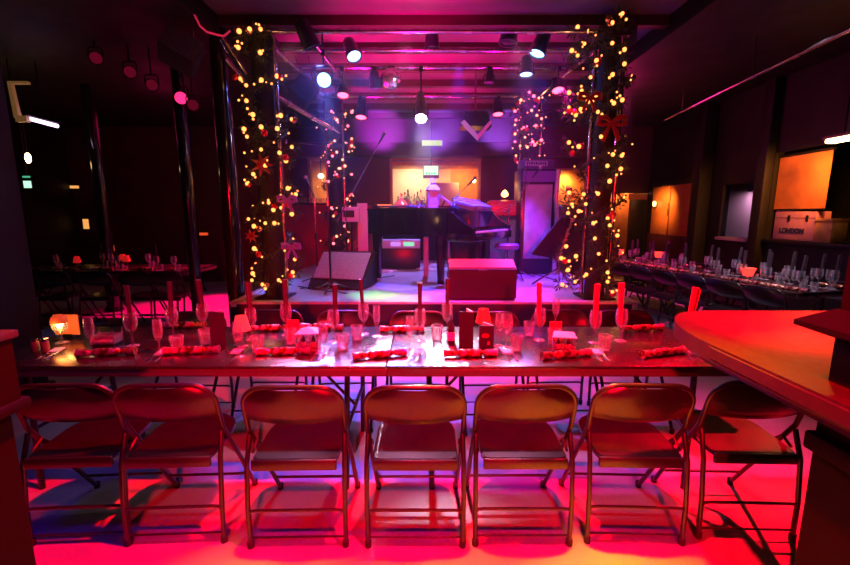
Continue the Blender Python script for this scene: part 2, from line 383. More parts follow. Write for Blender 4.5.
# ------------------------------------------------------------------ folding chairs
def arc(cx, cz, r, a0, a1, n, y=lambda z: 0):
    out = []
    for k in range(n+1):
        a = a0+(a1-a0)*k/n; out.append((cx+r*math.cos(a), y(cz+r*math.sin(a)), cz+r*math.sin(a)))
    return out
def make_chair():
    t = thing('folding_chair', 'x', 'chair')
    W = .222
    fy = lambda z: (.0+(.785-z)*.30) if z > .55 else (.07+(.55-z)/.55*.36)
    pts = [(-W+.005, fy(0.01), .01), (-W, fy(.28), .28), (-W, fy(.55), .55), (-W, fy(.66), .66)]
    pts += [p for p in arc(-W+.10, .683, .10, PI, PI/2, 7, fy)]
    pts += [p for p in arc(W-.10, .683, .10, PI/2, 0, 7, fy)]
    pts += [(W, fy(.66), .66), (W, fy(.55), .55), (W, fy(.28), .28), (W-.005, fy(.01), .01)]
    MB().tube(pts, .0115, 10).build('back_frame', 'chair', t)
    for s in (-1, 1):
        MB().tube([(s*(W-.004), .065, .53), (s*(W+.0), .02, .40), (s*(W-.0), .0, .2), (s*(W-.002), -.002, .012)], .0115, 10).build('leg', 'chair', t)
        MB().lathe([(.015, 0), (.016, .03), (.012, .034)], (s*(W-.002), -.002, 0), n=12).build('foot_cap', 'fabric', t)
        MB().lathe([(.015, 0), (.016, .03), (.012, .034)], (s*(W-.005), fy(0.01), 0), n=12).build('foot_cap', 'fabric', t)
        MB().tube([(s*(W-.015), .06, .44), (s*(W-.012), .12, .47), (s*(W-.012), .16, .43)], .007, 6).build('bracket', 'chair', t)
    MB().tube([(-W, -.0, .165), (-W+.012, -.004, .187), (-W+.04, -.004, .19), (W-.04, -.004, .19), (W-.012, -.004, .187), (W, 0, .165)], .0075, 8).build('rear_stretcher', 'chair', t)
    MB().tube([(-W+.004, -.001, .05), (W-.004, -.001, .05)], .005, 8).build('rear_stretcher', 'black', t)
    MB().tube([(-W+.004, fy(.12), .12), (W-.004, fy(.12), .12)], .007, 8).build('front_stretcher', 'chair', t)
    # backrest pan: curved sheet with thickness
    bm = MB(); g = []
    nx, nz = 16, 7
    for side in (0, 1):
        rows = []
        for j in range(nz+1):
            v = j/nz; z = .602+v*.172
            row = []
            for i in range(nx+1):
                u = -1+2*i/nx
                hw = W-.006-(.0 if v < .62 else .085*((v-.62)/.38)**2.0)
                lowcurve = .012*(1-u*u)*(1-v)*-1
                x = u*hw; y = fy(z)-.028*(1-u*u)-.010*math.sin(PI*v)+side*.008
                if v < .001: y += .010
                row.append(bm.bm.verts.new((x, y, z+lowcurve)))
            rows.append(row)
        g.append(rows)
    for side in (0, 1):
        for j in range(nz):
            for i in range(nx):
                r = g[side]; bm.bm.faces.new((r[j][i], r[j][i+1], r[j+1][i+1], r[j+1][i]))
    for j in range(nz):
        for i in (0, nx): bm.bm.faces.new((g[0][j][i], g[0][j+1][i], g[1][j+1][i], g[1][j][i]))
    for i in range(nx):
        for j in (0, nz): bm.bm.faces.new((g[0][j][i], g[0][j][i+1], g[1][j][i+1], g[1][j][i]))
    bm.build('backrest', 'chair', t)
    # seat: pan with rolled edge, rounded front
    out = []
    hw = .195
    out += [(-hw+.03, .0), (hw-.03, .0), (hw-.008, .008), (hw, .035), (hw, .24)]
    for k in range(1, 10):
        a = k/9*PI/2; out.append((.04+(hw-.04)*math.cos(a), .24+.17*math.sin(a)))
    out += [(-x, y) for x, y in out[::-1] if x > 0 and y >= .035]
    out += [(-hw+.008, .008)]
    m = MB(); m.prism(out, .425, .447, bev=.006)
    m.bm.verts.ensure_lookup_table()
    for v in m.bm.verts: v.co.z += (v.co.y-.2)*.03
    seat = m.build('seat', 'chair', t)
    MB().b2(-hw+.004, hw-.004, -.014, .006, .392, .442, bev=.006).build('seat_lip', 'chair', seat)
    return t
chair = make_chair()
D0 = 1.74
xs_near = [(-1.62, .02, .06), (-1.17, .02, .05), (-.59, .0, .02), (-.045, 0, 0), (.455, .01, 0), (.985, .02, -.03), (1.53, .05, -.03)]
nl = ['leftmost, beside the left pier', 'second from the left', 'third from the left', 'the middle one of seven', 'fifth from the left', 'sixth from the left', 'rightmost, beneath the bar counter edge']
for (x, dy, rz), l in zip(xs_near, nl):
    inst(chair, 'black folding chair seen from behind, '+l, (x, D0+dy, 0), rz, 'folding chairs along the near side of the front table')
for i, x in enumerate([-1.75, -1.18, -.62, -.05, .50, 1.05, 1.55]):
    inst(chair, 'black folding chair facing us behind the front table, %s from the left' % ORD[i], (x, 3.16+.02*((i*3) % 4), 0), PI+.04*((i % 3)-1), 'folding chairs along the far side of the front table')

# ------------------------------------------------------------------ tables
def trestle(name, L, Wd, label, loc, rz, mtop='table', group=None):
    t = thing(name, label, 'table', loc, rz, group)
    MB().b2(-L/2, L/2, -Wd/2-.012, Wd/2+.012, .734, .75, bev=.003).build('tabletop', mtop, t)
    m = MB()
    m.b2(-L/2-.003, L/2+.003, -Wd/2-.006, -Wd/2+.012, .690, .733, bev=.004)
    m.b2(-L/2-.003, L/2+.003, Wd/2-.012, Wd/2+.006, .690, .733, bev=.004)
    m.b2(-L/2+.002, -L/2+.016, -Wd/2, Wd/2, .690, .733); m.b2(L/2-.016, L/2-.002, -Wd/2, Wd/2, .690, .733)
    m.build('edge_band', 'edge', t)
    for sx in (-1, 1):
        for sy in (-1, 1):
            MB().tube([(sx*(L/2-.22), sy*(Wd/2-.1), .735), (sx*(L/2-.24), sy*(Wd/2-.06), 0.0)], .016, 8).build('leg', 'black', t)
        MB().tube([(sx*(L/2-.23), -(Wd/2-.08), .35), (sx*(L/2-.23), (Wd/2-.08), .35)], .011, 6).build('cross_brace', 'black', t)
        MB().tube([(sx*(L/2-.23), 0, .35), (sx*(L/2-.55), 0, .71)], .010, 6).build('folding_brace', 'black', t)
    return t
FT = 2.48
trestle('trestle_table', 2.2, .76, 'left half of the long front dining table laid for dinner', (-1.305, FT, 0), 0, group='front dining tables')
trestle('trestle_table', 1.90, .76, 'right half of the long front dining table running under the bar counter', (.75, FT, 0), 0, group='front dining tables')
# ------------------------------------------------------------------ tableware
def make_wine():
    m = MB(); o = [(0.034, 0), (.035, .002), (.012, .006), (.0045, .012), (.0040, .075), (.008, .084), (.024, .10), (.0345, .125), (.037, .15), (.034, .18), (.030, .205)]
    m.lathe(o+[(r-.0012, z) for r, z in o[:4:-1] if z > .09], n=22)
    r = m.build('wine_glass', 'glass'); tag(r, 'x', 'wine glass'); return r
def make_flute():
    m = MB(); o = [(0.030, 0), (.031, .002), (.010, .006), (.004, .012), (.004, .07), (.010, .08), (.020, .10), (.0245, .13), (.0245, .16), (.021, .20)]
    m.lathe(o+[(r-.0012, z) for r, z in o[:4:-1] if z > .09], n=20)
    r = m.build('champagne_flute', 'glass'); tag(r, 'x', 'glass'); return r
def make_tumbler():
    m = MB(); o = [(0.0, .0), (.026, 0), (.028, .004), (.031, .04), (.037, .10)]
    m.lathe(o+[(.0345, .10), (.029, .04), (.025, .012), (0, .010)], n=20)
    r = m.build('tumbler', 'glass'); tag(r, 'x', 'glass'); return r
def make_napkin(mn):
    m = MB(); n = 18; prof = [(.004, .0), (.010, .02), (.013, .10), (.0155, .25), (.0165, .275)]
    m.lathe(prof, n=n, sx=1, sy=.8)
    # overlapping fold edge running up the roll
    m.tube([(.010, -.006, .02), (.013, -.009, .12), (.0155, -.011, .27)], .003, 6)
    r = m.build('rolled_napkin', mn); tag(r, 'x', 'napkin'); return r
def make_cracker():
    t = thing('christmas_cracker', 'x', 'cracker')
    R = rotm(y=PI/2)
    MB().lathe([(.010, -.072), (.021, -.060), (.0225, -.05), (.0225, .05), (.021, .060), (.010, .072)], n=16, rot=R).build('barrel', 'cracker', t)
    for s in (-1, 1):
        m = MB(); n = 16; pr = [(.009, s*.070), (.016, s*.083), (.0205, s*.095), (.021, s*.135), (.0235, s*.148)]
        rings = []
        for j, (r, z) in enumerate(pr):
            rings.append([m.bm.verts.new((z, (r*(1+.10*(k % 2)*(j in (1, 4))))*math.cos(2*PI*k/n), r*(1+.10*(k % 2)*(j in (1, 4)))*math.sin(2*PI*k/n))) for k in range(n)])
        for j in range(len(pr)-1):
            for k in range(n): m.bm.faces.new((rings[j][k], rings[j][(k+1) % n], rings[j+1][(k+1) % n], rings[j+1][k]))
        m.bm.faces.new(rings[-1]); m.build('twist_end', 'cracker', t)
        MB().tube([(s*.071, .011*math.cos(a), .011*math.sin(a)) for a in [2*PI*k/12 for k in range(12)]], .003, 6, closed=True).build('ribbon_tie', 'ribbon', t)
    return t
def make_knife():
    t = thing('table_knife', 'x', 'knife')
    m = MB(); m.prism([(-.004, 0), (.004, 0), (.0065, .05), (.005, .085), (-.005, .085), (-.0065, .05)], .0, .006, bev=.0015); m.build('handle', 'silver', t)
    m = MB(); m.prism([(-.004, .085), (.006, .085), (.0095, .11), (.0095, .17), (.004, .20), (-.003, .212), (-.004, .12)], .002, .0035); m.build('blade', 'silver', t)
    return t
def make_fork():
    t = thing('table_fork', 'x', 'fork')
    m = MB(); m.prism([(-.005, 0), (.005, 0), (.0065, .03), (.0028, .08), (.0028, .13), (-.0028, .13), (-.0028, .08), (-.0065, .03)], .0, .003, bev=.0008); m.build('handle', 'silver', t)
    m = MB(); m.prism([(-.003, .128), (.003, .128), (.011, .142), (.011, .155), (-.011, .155), (-.011, .142)], .001, .003)
    for k in range(4): m.b2(-.011+k*.0063, -.008+k*.0063, .153, .20, .001, .003)
    m.build('tines', 'silver', t); return t
def make_lamp(shade_m, flame=True):
    t = thing('table_lamp', 'x', 'lamp')
    MB().lathe([(.032, 0), (.034, .004), (.012, .010), (.006, .02), (.006, .075), (.024, .09), (.030, .11), (.0, .112)], n=18).build('stem', 'glass', t)
    o = [(.052, .105), (.030, .185)]
    MB().lathe([(.050, .105), (.031, .19), (.0295, .19), (.0485, .105), (.050, .105)], n=24).build('lamp_shade', shade_m, t)
    if flame: MB().lathe([(0, .11), (.008, .122), (.005, .14), (0, .155)], n=10).build('flame', 'flame', t)
    return t
TZ = .75
wine, flute, tumb = make_wine(), make_flute(), make_tumbler()
napk, rnapk = make_napkin('napkin'), make_napkin('rnapkin')
crk, knf, frk = make_cracker(), make_knife(), make_fork()
def P(px, py): return on(px, py, TZ)
FTl = 'on the front table'
# rolled napkins standing in wine glasses: (px, py of the glass foot, tilt, red?, where)
wines = [(133, 346, -.05, 0, 'second setting from the left end, between two foil crackers'), (174, 339, .03, 0, 'just behind the third setting, beside a tumbler'),
         (204, 334, -.05, 0, 'left of the open black menu card'), (252, 340, .02, 0, 'right of the pink-shaded lamp'),
         (287, 335, .0, 0, 'straight in front of the left stage post'), (334, 342, -.09, 0, 'whose napkin leans left over the mic stand foot'),
         (364, 334, .0, 0, 'at the left of the bright reflection'), (420, 341, .0, 0, 'in the middle of the bright reflection'),
         (447, 334, .02, 0, 'beside the small wine bottle'), (539, 340, .03, 1, 'left of the square condiment box'),
         (594, 343, .0, 1, 'right of the square condiment box'), (620, 341, .02, 1, 'at the far right of the back settings')]
for i, (px, py, tl, red, w) in enumerate(wines):
    p = P(px, py)
    inst(wine, 'wine glass holding a %s napkin, %s' % ('red' if red else 'dark', w), p, 0, 'wine glasses on the front table')
    n = inst(rnapk if red else napk, '%s napkin in the wine glass %s' % ('red' if red else 'dark', w), p+Vector((tl*-.1, 0, .092)), 0, 'rolled napkins in the wine glasses')
    n.rotation_euler = (.05*((i % 3)-1), tl, i*.3)
p = P(506, 348); inst(wine, 'empty wine glass right of the red-shaded lamp, near the cutlery', p, 0, 'wine glasses on the front table')
p = P(685, 349); inst(wine, 'wine glass with a broad red napkin against the bar counter tip', p, 0, 'wine glasses on the front table')
n = inst(rnapk, 'broad red rolled napkin rising beside the bar counter tip', p+Vector((0, 0, .092)), 0, 'rolled napkins in the wine glasses'); n.rotation_euler = (0, .10, 0); n.scale = (1.25, 1.25, 1)
fl = [(160, 354, 'left of the second foil cracker'), (239, 357, 'in front of the pink-shaded lamp'), (324, 357, 'right of the paper-topped condiment box'), (377, 336, 'behind the bright tumbler at centre left'),
      (410, 350, 'between the two middle crackers'), (499, 346, 'just right of the small printed menu'), (555, 327, 'behind the square condiment box'), (92, 352, 'near the amber lit lamp at the left')]
for px, py, w in fl: inst(flute, 'slender champagne flute '+w, P(px, py), 0, 'champagne flutes on the front table')
tb = [(178, 353, 'in front of the third wine glass'), (206, 345, 'tight against the left of the open menu card'), (258, 353, 'in front of the fourth wine glass'), (291, 345, 'in front of the fifth wine glass'),
      (343, 351, 'at the left edge of the bright reflection'), (357, 341, 'beside the wine glass at the left of the bright reflection'), (437, 341, 'between the two napkin glasses at centre right'), (516, 352, 'holding the cutlery by the empty wine glass'),
      (529, 337, 'at the left of the right-hand red napkin'), (604, 352, 'right of the condiment box beside the red napkins'), (692, 355, 'beneath the bar counter tip'), (553, 345, 'against the condiment box')]
for px, py, w in tb: inst(tumb, 'short clear water tumbler '+w, P(px, py), .3*len(w), 'water tumblers on the front table')
for px, py, rz, w in [(107, 356, .16, 'at the near left beside the amber lamp'), (192, 354, .12, 'at the near side below the third napkin glass'), (284, 355, .08, 'at the near side below the left condiment box'),
                      (380, 358, .28, 'lying diagonally at the near centre'), (470, 357, .05, 'at the near side in front of the standing menus'), (566, 358, .22, 'at the near side in front of the square condiment box'),
                      (663, 356, .30, 'at the near right end by the bar counter'), (184, 328, .05, 'on the far side by the third napkin glass'), (270, 331, .12, 'on the far side left of the paper-topped condiment box'),
                      (322, 330, -.1, 'on the far side right of the paper-topped condiment box'), (402, 332, .05, 'on the far side at the table centre'), (642, 331, .14, 'on the far side at the right end')]:
    inst(crk, 'shiny red foil christmas cracker '+w, P(px, py)+Vector((0, 0, .0235)), rz, 'christmas crackers on the front table')
for px, py, w in [(40, 360, 'at the left end'), (150, 362, 'left of the second cracker'), (226, 362, 'left of the third cracker'), (314, 362, 'left of the diagonal cracker'), (412, 362, 'at the table centre'), (514, 362, 'right of the standing menus'), (606, 362, 'right of the sixth cracker'), (700, 361, 'under the bar counter tip')]:
    q = P(px, py); rz = -math.atan2(q.x, q.y)*.55-.15*(1 if q.x < 0 else -1)
    d = Vector((math.cos(rz), math.sin(rz), 0))*.022
    inst(frk, 'silver table fork of the near place setting '+w, q-d, rz, 'forks on the front table')
    inst(knf, 'silver table knife of the near place setting '+w, q+d, rz, 'knives on the front table')
    nb = MB(); nb.box((0, .10, .0012), (.075, .19, .002)); nb.box((.004, .10, .003), (.066, .18, .0018)); o = nb.build('paper_napkin', 'paper', loc=q+Vector((0, .03, 0)))
    o.rotation_euler = (0, 0, rz); tag(o, 'folded pale paper napkin lying behind the fork and knife '+w, 'napkin', 'flat napkins on the front table'); o.location = q+Vector((math.sin(-rz)*.16, math.cos(rz)*.13, 0)); o.scale = (.8, .45, 1)
# lamps on the front table
lp = make_lamp('pinkshade', False); inst(lp, 'small table lamp with a pale pink-red shade left of centre', P(243, 347))
lp2 = make_lamp('redshade', False); inst(lp2, 'small table lamp with a bright red shade behind the printed menu', P(483, 338))
am = thing('tealight_lamp', 'glowing tealight lamp in an amber shade at the left end of the front table', 'lamp', P(62, 343))
MB().lathe([(.034, 0), (.035, .004), (.010, .010), (.005, .02), (.005, .06), (.028, .075), (.040, .10), (.043, .13), (.040, .13), (.036, .10), (.02, .08), (0, .078)], n=20).build('glass_stem', 'glass', am)
MB().lathe([(.041, .128), (.043, .14), (.036, .165), (.02, .178), (.0, .18)], n=20).build('dome', mat('amber_dome', (.6, .1, .03), .4, emit=(1, .10, .02), es=.5), am)
MB().lathe([(0, .09), (.016, .105), (.018, .12), (.010, .145), (0, .16)], n=12).build('flame', 'flame', am)
bd = MB().box((0, .0, .085), (.155, .006, .13)).build('amber_card', 'amber', loc=P(61, 340)+Vector((0, .055, 0.0)))
tag(bd, 'upright bright orange card behind the glowing tealight lamp', 'card')
MB().box((0, .02, .012), (.06, .05, .024)).build('card_foot', 'black', bd)
# standing menus
def menu(px, py, w, h, rz, label, em=False, m='menu'):
    t = thing('menu_card', label, 'menu', P(px, py), rz)
    MB().box((0, 0, h/2), (w, .004, h)).build('front_cover', m, t)
    a = MB(); a.hull([(w/2, -.002, 0), (w/2, .002, 0), (w/2-.05, .085, 0), (w/2-.054, .083, 0), (w/2, -.002, h), (w/2, .002, h), (w/2-.05, .085, h), (w/2-.054, .083, h)]); a.build('back_cover', m, t)
    a = MB(); a.hull([(w/2-.01, .003, .004), (w/2-.004, .004, .004), (w/2-.048, .078, .004), (w/2-.052, .076, .004), (w/2-.01, .003, h+.004), (w/2-.004, .004, h+.004), (w/2-.048, .078, h+.004), (w/2-.052, .076, h+.004)]); a.build('page', 'paper', t)
    if em:
        im = mat('pink_print', (.8, .12, .16), .5)
        MB().tube([(-.006+.020*math.cos(2*PI*k/24), -.0035, h*.60+.011*math.sin(2*PI*k/24)) for k in range(24)], .0011, 6, closed=True).build('emblem', im, t)
        a = MB()
        for k in range(4): a.box((-.017+k*.0075, -.003, h*.60), (.004, .0015, .008))
        a.build('emblem', im, t)
        a = MB()
        for k in range(3): a.box((.014, -.003, h*.24+k*.007), (.012, .0015, .0025))
        a.build('lettering', im, t)
    return t
menu(219, 348, .085, .215, .15, 'tall dark menu card standing open at the left of the pink-shaded lamp')
menu(466, 347, .085, .215, -.2, 'tall dark menu card standing open right of the small wine bottle')
menu(486, 350, .085, .145, 0, 'short dark menu card with small pink printed marks below the red-shaded lamp', True)
# condiment boxes
def cbox(px, py, w, d, h, label, rz=0, roof=False, red=False):
    t = thing('condiment_box', label, 'box', P(px, py), rz)
    MB().b2(-w/2, w/2, -d/2, d/2, 0, .012, bev=.002).build('base', 'black', t)
    pm = M.setdefault('redglass', None) or glassmat('red_glass', (.95, .45, .5), .1, .15); M['redglass'] = pm
    MB().b2(-w/2, w/2, -d/2, -d/2+.003, .012, h*.62).build('side_panel', pm, t)
    MB().b2(-w/2, w/2, d/2-.003, d/2, .012, h*.62).build('side_panel', pm, t)
    for s in (-1, 1): MB().b2(s*w/2-.002, s*w/2+.002, -d/2, d/2, .012, h*.62).build('side_panel', pm, t)
    for sx in (-1, 1):
        for sy in (-1, 1): MB().tube([(sx*w/2, sy*d/2, 0), (sx*w/2, sy*d/2, h)], .0035, 6).build('corner_post', 'chrome', t)
    return t
b1 = cbox(107, 344, .135, .09, .10, 'low red glass box with silver rails at the left of the front table', .1)
for k, (px, py, c) in enumerate([(99, 343, 'left'), (113, 343, 'right')]):
    o = MB().box((0, 0, 0), (.055, .07, .01), bev=.003).build('sachet', 'paper', loc=P(107, 344)+Vector((-.032+.062*k, 0, .0175))); tag(o, 'white sachet lying in the low red box, the %s one' % c, 'sachet')
b2_ = cbox(309, 350, .115, .10, .11, 'square condiment box under a pale paper sheet, left of centre', .1)
b3 = cbox(563, 352, .115, .10, .10, 'square condiment box under a pale paper sheet, right of centre', -.25)
def paper(loc, rz, label, peak):
    m = MB(); s = .066; v = [m.bm.verts.new(p) for p in ((-s, -s, 0), (s, -s, .002), (s*.9, s, .0), (-s*.8, s, .001), (0, 0, peak))]
    for k in range(4): m.bm.faces.new((v[k], v[(k+1) % 4], v[4]))
    ex = bmesh.ops.extrude_face_region(m.bm, geom=m.bm.faces[:]); bmesh.ops.translate(m.bm, vec=(0, 0, .002), verts=[g for g in ex['geom'] if isinstance(g, bmesh.types.BMVert)])
    o = m.build('paper_sheet', 'paper', loc=loc, flat=True); o.rotation_euler = (0, 0, rz); tag(o, label, 'paper'); return o
paper(P(309, 350)+Vector((0, 0, .112)), .1, 'peaked pale paper sheet over the left-of-centre condiment box', .028)
paper(P(563, 352)+Vector((0, 0, .102)), -.25, 'nearly flat pale paper sheet over the right-of-centre condiment box', .006)
for (px, py, z, lab, mm) in [(555, 340, .0, 'small red card standing behind the right condiment box', 'redshade'), (294, 338, .0, 'small red card standing behind the paper-topped left condiment box', 'pinkshade')]:
    t = MB(); t.box((0, 0, .06), (.075, .003, .12)); t.box((0, .012, .002), (.06, .03, .004)); o = t.build('standing_card', mat('red_card', (.75, .04, .05), .5), loc=P(px, py)); tag(o, lab, 'card')
# bottles in the boxes, small wine bottle
def bottle(loc, label, s=1., m='winered', lab=True):
    t = thing('bottle', label, 'bottle', loc)
    MB().lathe([(0, 0), (.020*s, 0), (.022*s, .004), (.022*s, .085*s), (.018*s, .105*s), (.008*s, .125*s), (.0075*s, .155*s), (0, .156*s)], n=18).build('body', m, t)
    MB().lathe([(.0085*s, .14*s), (.009*s, .165*s), (0, .166*s)], n=14).build('cap', 'silver', t)
    if lab: MB().lathe([(.0224*s, .02*s), (.0226*s, .022*s), (.0226*s, .068*s), (.0224*s, .07*s)], n=18).build('label_band', 'paper', t)
    return t
bottle(P(451, 343), 'small dark wine bottle with a white label beside the tall right menu card', 1.05)
for dx, w in ((-.03, 'left'), (.028, 'right')):
    bottle(P(309, 350)+Vector((dx, .0, .012)), 'little sauce bottle inside the left-of-centre condiment box, the %s one' % w, .55, lab=True)
    bottle(P(563, 352)+Vector((dx, .0, .012)), 'little sauce bottle inside the right-of-centre condiment box, the %s one' % w, .52, lab=True)
for k, (px, c) in enumerate([(36, 'left'), (46, 'right')]):
    t = thing('spice_jar', 'squat yellow-labelled jar at the left end of the front table, the %s one' % c, 'jar', P(px, 351))
    MB().lathe([(0, 0), (.019, 0), (.020, .003), (.020, .055), (.016, .060), (0, .061)], n=14).build('body', mat('mustard_label', (.5, .35, .08), .5), t)
    MB().lathe([(.017, .058), (.018, .075), (0, .076)], n=14).build('lid', 'silver', t)

# ------------------------------------------------------------------ right long table, chairs and tableware
RA = Vector((3.32, 7.3)); RB = Vector((4.02, 4.2)); rdir = (RB-RA).normalized(); ra = math.atan2(rdir.y, rdir.x)
RL = (RB-RA).length; rc = (RA+RB)/2
wn = Vector((-rdir.y, rdir.x)); wn = wn if wn.x > 0 else -wn
mid = rc+wn*.1
for i in range(2):
    c = mid+rdir*(RL/4)*(-1 if i == 0 else 1)
    trestle('trestle_table', RL/2-.005, .78, 'long dining table by the right wall, %s half' % ('farther' if i == 0 else 'nearer'), (c.x, c.y, 0), ra, group='right-hand dining tables')
for i in range(7):
    s = -RL/2+.24+i*(RL-.45)/6
    q = mid+rdir*s-wn*.58
    inst(chair, 'dark folding chair, stage side of the right-hand table, %s from the camera' % ORD[6-i], (q.x, q.y, 0), ra+.03*((i % 3)-1), 'folding chairs along the right-hand table') 
    if i % 2 == 0:
        q = mid+rdir*s+wn*.60
        inst(chair, 'dark folding chair, wall side of the right-hand table, %s from the camera' % ORD[(6-i)//2], (q.x, q.y, 0), ra+PI, 'folding chairs along the right-hand table')
rng = random.Random(3)
for i, s in enumerate([-1.40, -1.05, -.72, -.38, .02, .42, .82, 1.12, 1.32, 1.46]):
    nr = ORD[9-i]
    for j, side in enumerate((-.20, .16)):
        q = mid+rdir*(s+rng.uniform(-.05, .05))+wn*(side+rng.uniform(-.04, .04)); p = Vector((q.x, q.y, TZ))
        w = 'on the right-hand table, %s from the camera, %s side' % (nr, ('stage', 'wall')[j])
        inst(wine, 'wine glass holding a napkin '+w, p, 0, 'glasses on the right-hand table')
        inst(napk, 'dark rolled napkin '+w, p+Vector((0, 0, .092)), 0, 'napkins on the right-hand table').rotation_euler = (.05, rng.uniform(-.06, .06), 0)
        p2 = p+Vector((rdir.x*.09, rdir.y*.09, 0))+Vector((wn.x*.07, wn.y*.07, 0)); inst(tumb, 'short tumbler '+w, p2, 0, 'glasses on the right-hand table')
        p3 = p-Vector((rdir.x*.08, rdir.y*.08, 0))+Vector((wn.x*.03, wn.y*.03, 0)); inst(flute, 'champagne flute '+w, p3, 0, 'glasses on the right-hand table')
        if j == 0 or i % 3 == 0:
            q = mid+rdir*s+wn*(.31 if j else -.30)
            inst(crk, 'foil cracker lying '+w, (q.x, q.y, TZ+.0235), ra+.1, 'crackers on the right-hand table')
for px, py, w in [(658, 262, 'halfway along'), (747, 282, 'nearer the camera'), (619, 259, 'at the far end')]:
    p = P(px, py); t = thing('tealight_lamp', 'glowing red tealight lamp on the right-hand table, '+w, 'lamp', p)
    MB().lathe([(.034, 0), (.035, .004), (.010, .010), (.006, .05), (.02, .065), (.03, .075), (0, .078)], n=16).build('stem', 'glass', t)
    MB().lathe([(.045, .075), (.075, .165), (.073, .165), (.043, .075), (.045, .075)], n=20).build('lamp_shade', mat('glowing_shade', (.8, .05, .02), .6, emit=(1, .04, .03), es=2.0), t)
    MB().lathe([(0, .08), (.018, .095), (.02, .115), (0, .15)], n=10).build('flame', 'flame', t)
# ------------------------------------------------------------------ far left table
lt = [(-4.55, 5.95)]
trestle('trestle_table', 2.6, .8, 'dark dining table in the gloom at the far left', (-4.6, 6.2, 0), 0)
for i, x in enumerate((-5.5, -4.95, -4.4, -3.85, -3.45)):
    inst(chair, 'folding chair in the gloom at the far left table, %s from the left' % ORD[i], (x, 5.5, 0), 0, 'folding chairs at the far left table')
for i in range(9):
    x = -5.7+i*.27+rng.uniform(-.05, .05); y = 6.0+rng.uniform(-.15, .3)
    w = '%s from the left on the far left table' % ORD[i]
    inst(wine, 'dim wine glass, '+w, (x, y, TZ), 0, 'glasses on the far left table')
    inst(tumb, 'dim tumbler, '+w, (x+.10, y-.08, TZ), 0, 'glasses on the far left table')
    if i % 2 == 0: inst(crk, 'red cracker, '+w, (x+.1, 5.88, TZ+.0235), .1, 'crackers on the far left table')
    if i % 2: inst(napk, 'dark napkin rising from a glass, '+w, (x, y, TZ+.092), 0, 'napkins on the far left table')
for x, y, w in [(-4.95, 5.95, 'left'), (-4.55, 6.3, 'middle'), (-4.35, 6.1, 'right')]:
    inst(lp2, 'small red table lamp on the far left table, the %s one' % w, (x, y, TZ), 0, 'lamps on the far left table')
# ------------------------------------------------------------------ piano
T0 = Vector((-.86, 5.88)); ua = Vector((.866, -.5)); va = Vector((.5, .866))
pn = thing('grand_piano', 'black grand piano on the stage, tail to the left', 'piano', (T0.x, T0.y, SZ), math.atan2(ua.y, ua.x))
L = 1.32; KW = 1.42
def rim(inset=0):
    pts = [(L, inset), (.12, inset)]
    for k in range(1, 7):
        a = -PI/2-k/6*PI; pts.append((.14+(.14-inset)*math.cos(a)*1.0, .18+(.18-inset)*math.sin(a)))
    pts += [(.36, .40-inset), (.55, .52-inset), (.72, .75-inset), (.86, 1.0-inset), (1.02, 1.22-inset), (1.18, 1.36-inset), (L, KW-inset)]
    return pts
MB().prism(rim(), .67, .985, bev=.01).build('case', 'piano', pn)
MB().prism([(x*1.0+.0, y) for x, y in rim(-.015)], .985, 1.008, bev=.004).build('lid', 'piano', pn)
MB().b2(L-.02, L+.34, -.0, KW, .60, .70, bev=.012).build('keybed', 'piano', pn)
for v0 in (0, KW-.07):
    a = MB(); a.prism([(L-.02, 0), (L+.34, 0), (L+.34, .06), (L+.20, .13), (L+.05, .26), (L-.02, .28)], 0, .07)
    for vv in a.bm.verts: x, y, z = vv.co; vv.co = (x, v0+z, .70+y)
    a.build('key_cheek', 'piano', pn)
ky = MB()
for k in range(52):
    w = (KW-.16)/52; ky.b2(L+.17, L+.315, .08+k*w, .08+(k+1)*w-.0015, .70, .722, bev=.001)
ky.build('white_keys', 'keys', pn)
ky = MB()
for k in range(51):
    if k % 7 in (2, 6): continue
    w = (KW-.16)/52; ky.b2(L+.17, L+.265, .08+(k+1)*w-.006, .08+(k+1)*w+.006, .72, .734)
ky.build('black_keys', 'black', pn)
MB().box((L+.08, KW/2, .87), (.02, KW-.15, .22), rot=rotm(y=-.2)).build('fallboard', 'piano', pn)
for u, v in ((1.17, .10), (.14, .15), (1.22, KW-.14)):
    lg = MB().tube([(u, v, .67), (u, v, .60), (u, v, .35), (u, v, .10), (u, v, .06)], [.075, .07, .055, .045, .05], 8).build('leg', 'piano', pn)
    MB().lathe([(.03, 0), (.055, .02), (.055, .04), (.03, .06)], (u, v, 0), n=14).build('caster', 'chrome', lg)
MB().tube([(1.0, .70, .67), (1.05, .70, .12)], .018, 8).build('pedal_lyre', 'piano', pn)
MB().box((1.08, .70, .09), (.14, .22, .04)).build('pedal_box', 'piano', pn)
def onp(u, v, z=SZ+1.008): q = T0+ua*u+va*v; return Vector((q.x, q.y, z))
PZ = SZ+1.008
def top(px, D): return Vector((at(px, 205, D).x, D, PZ))
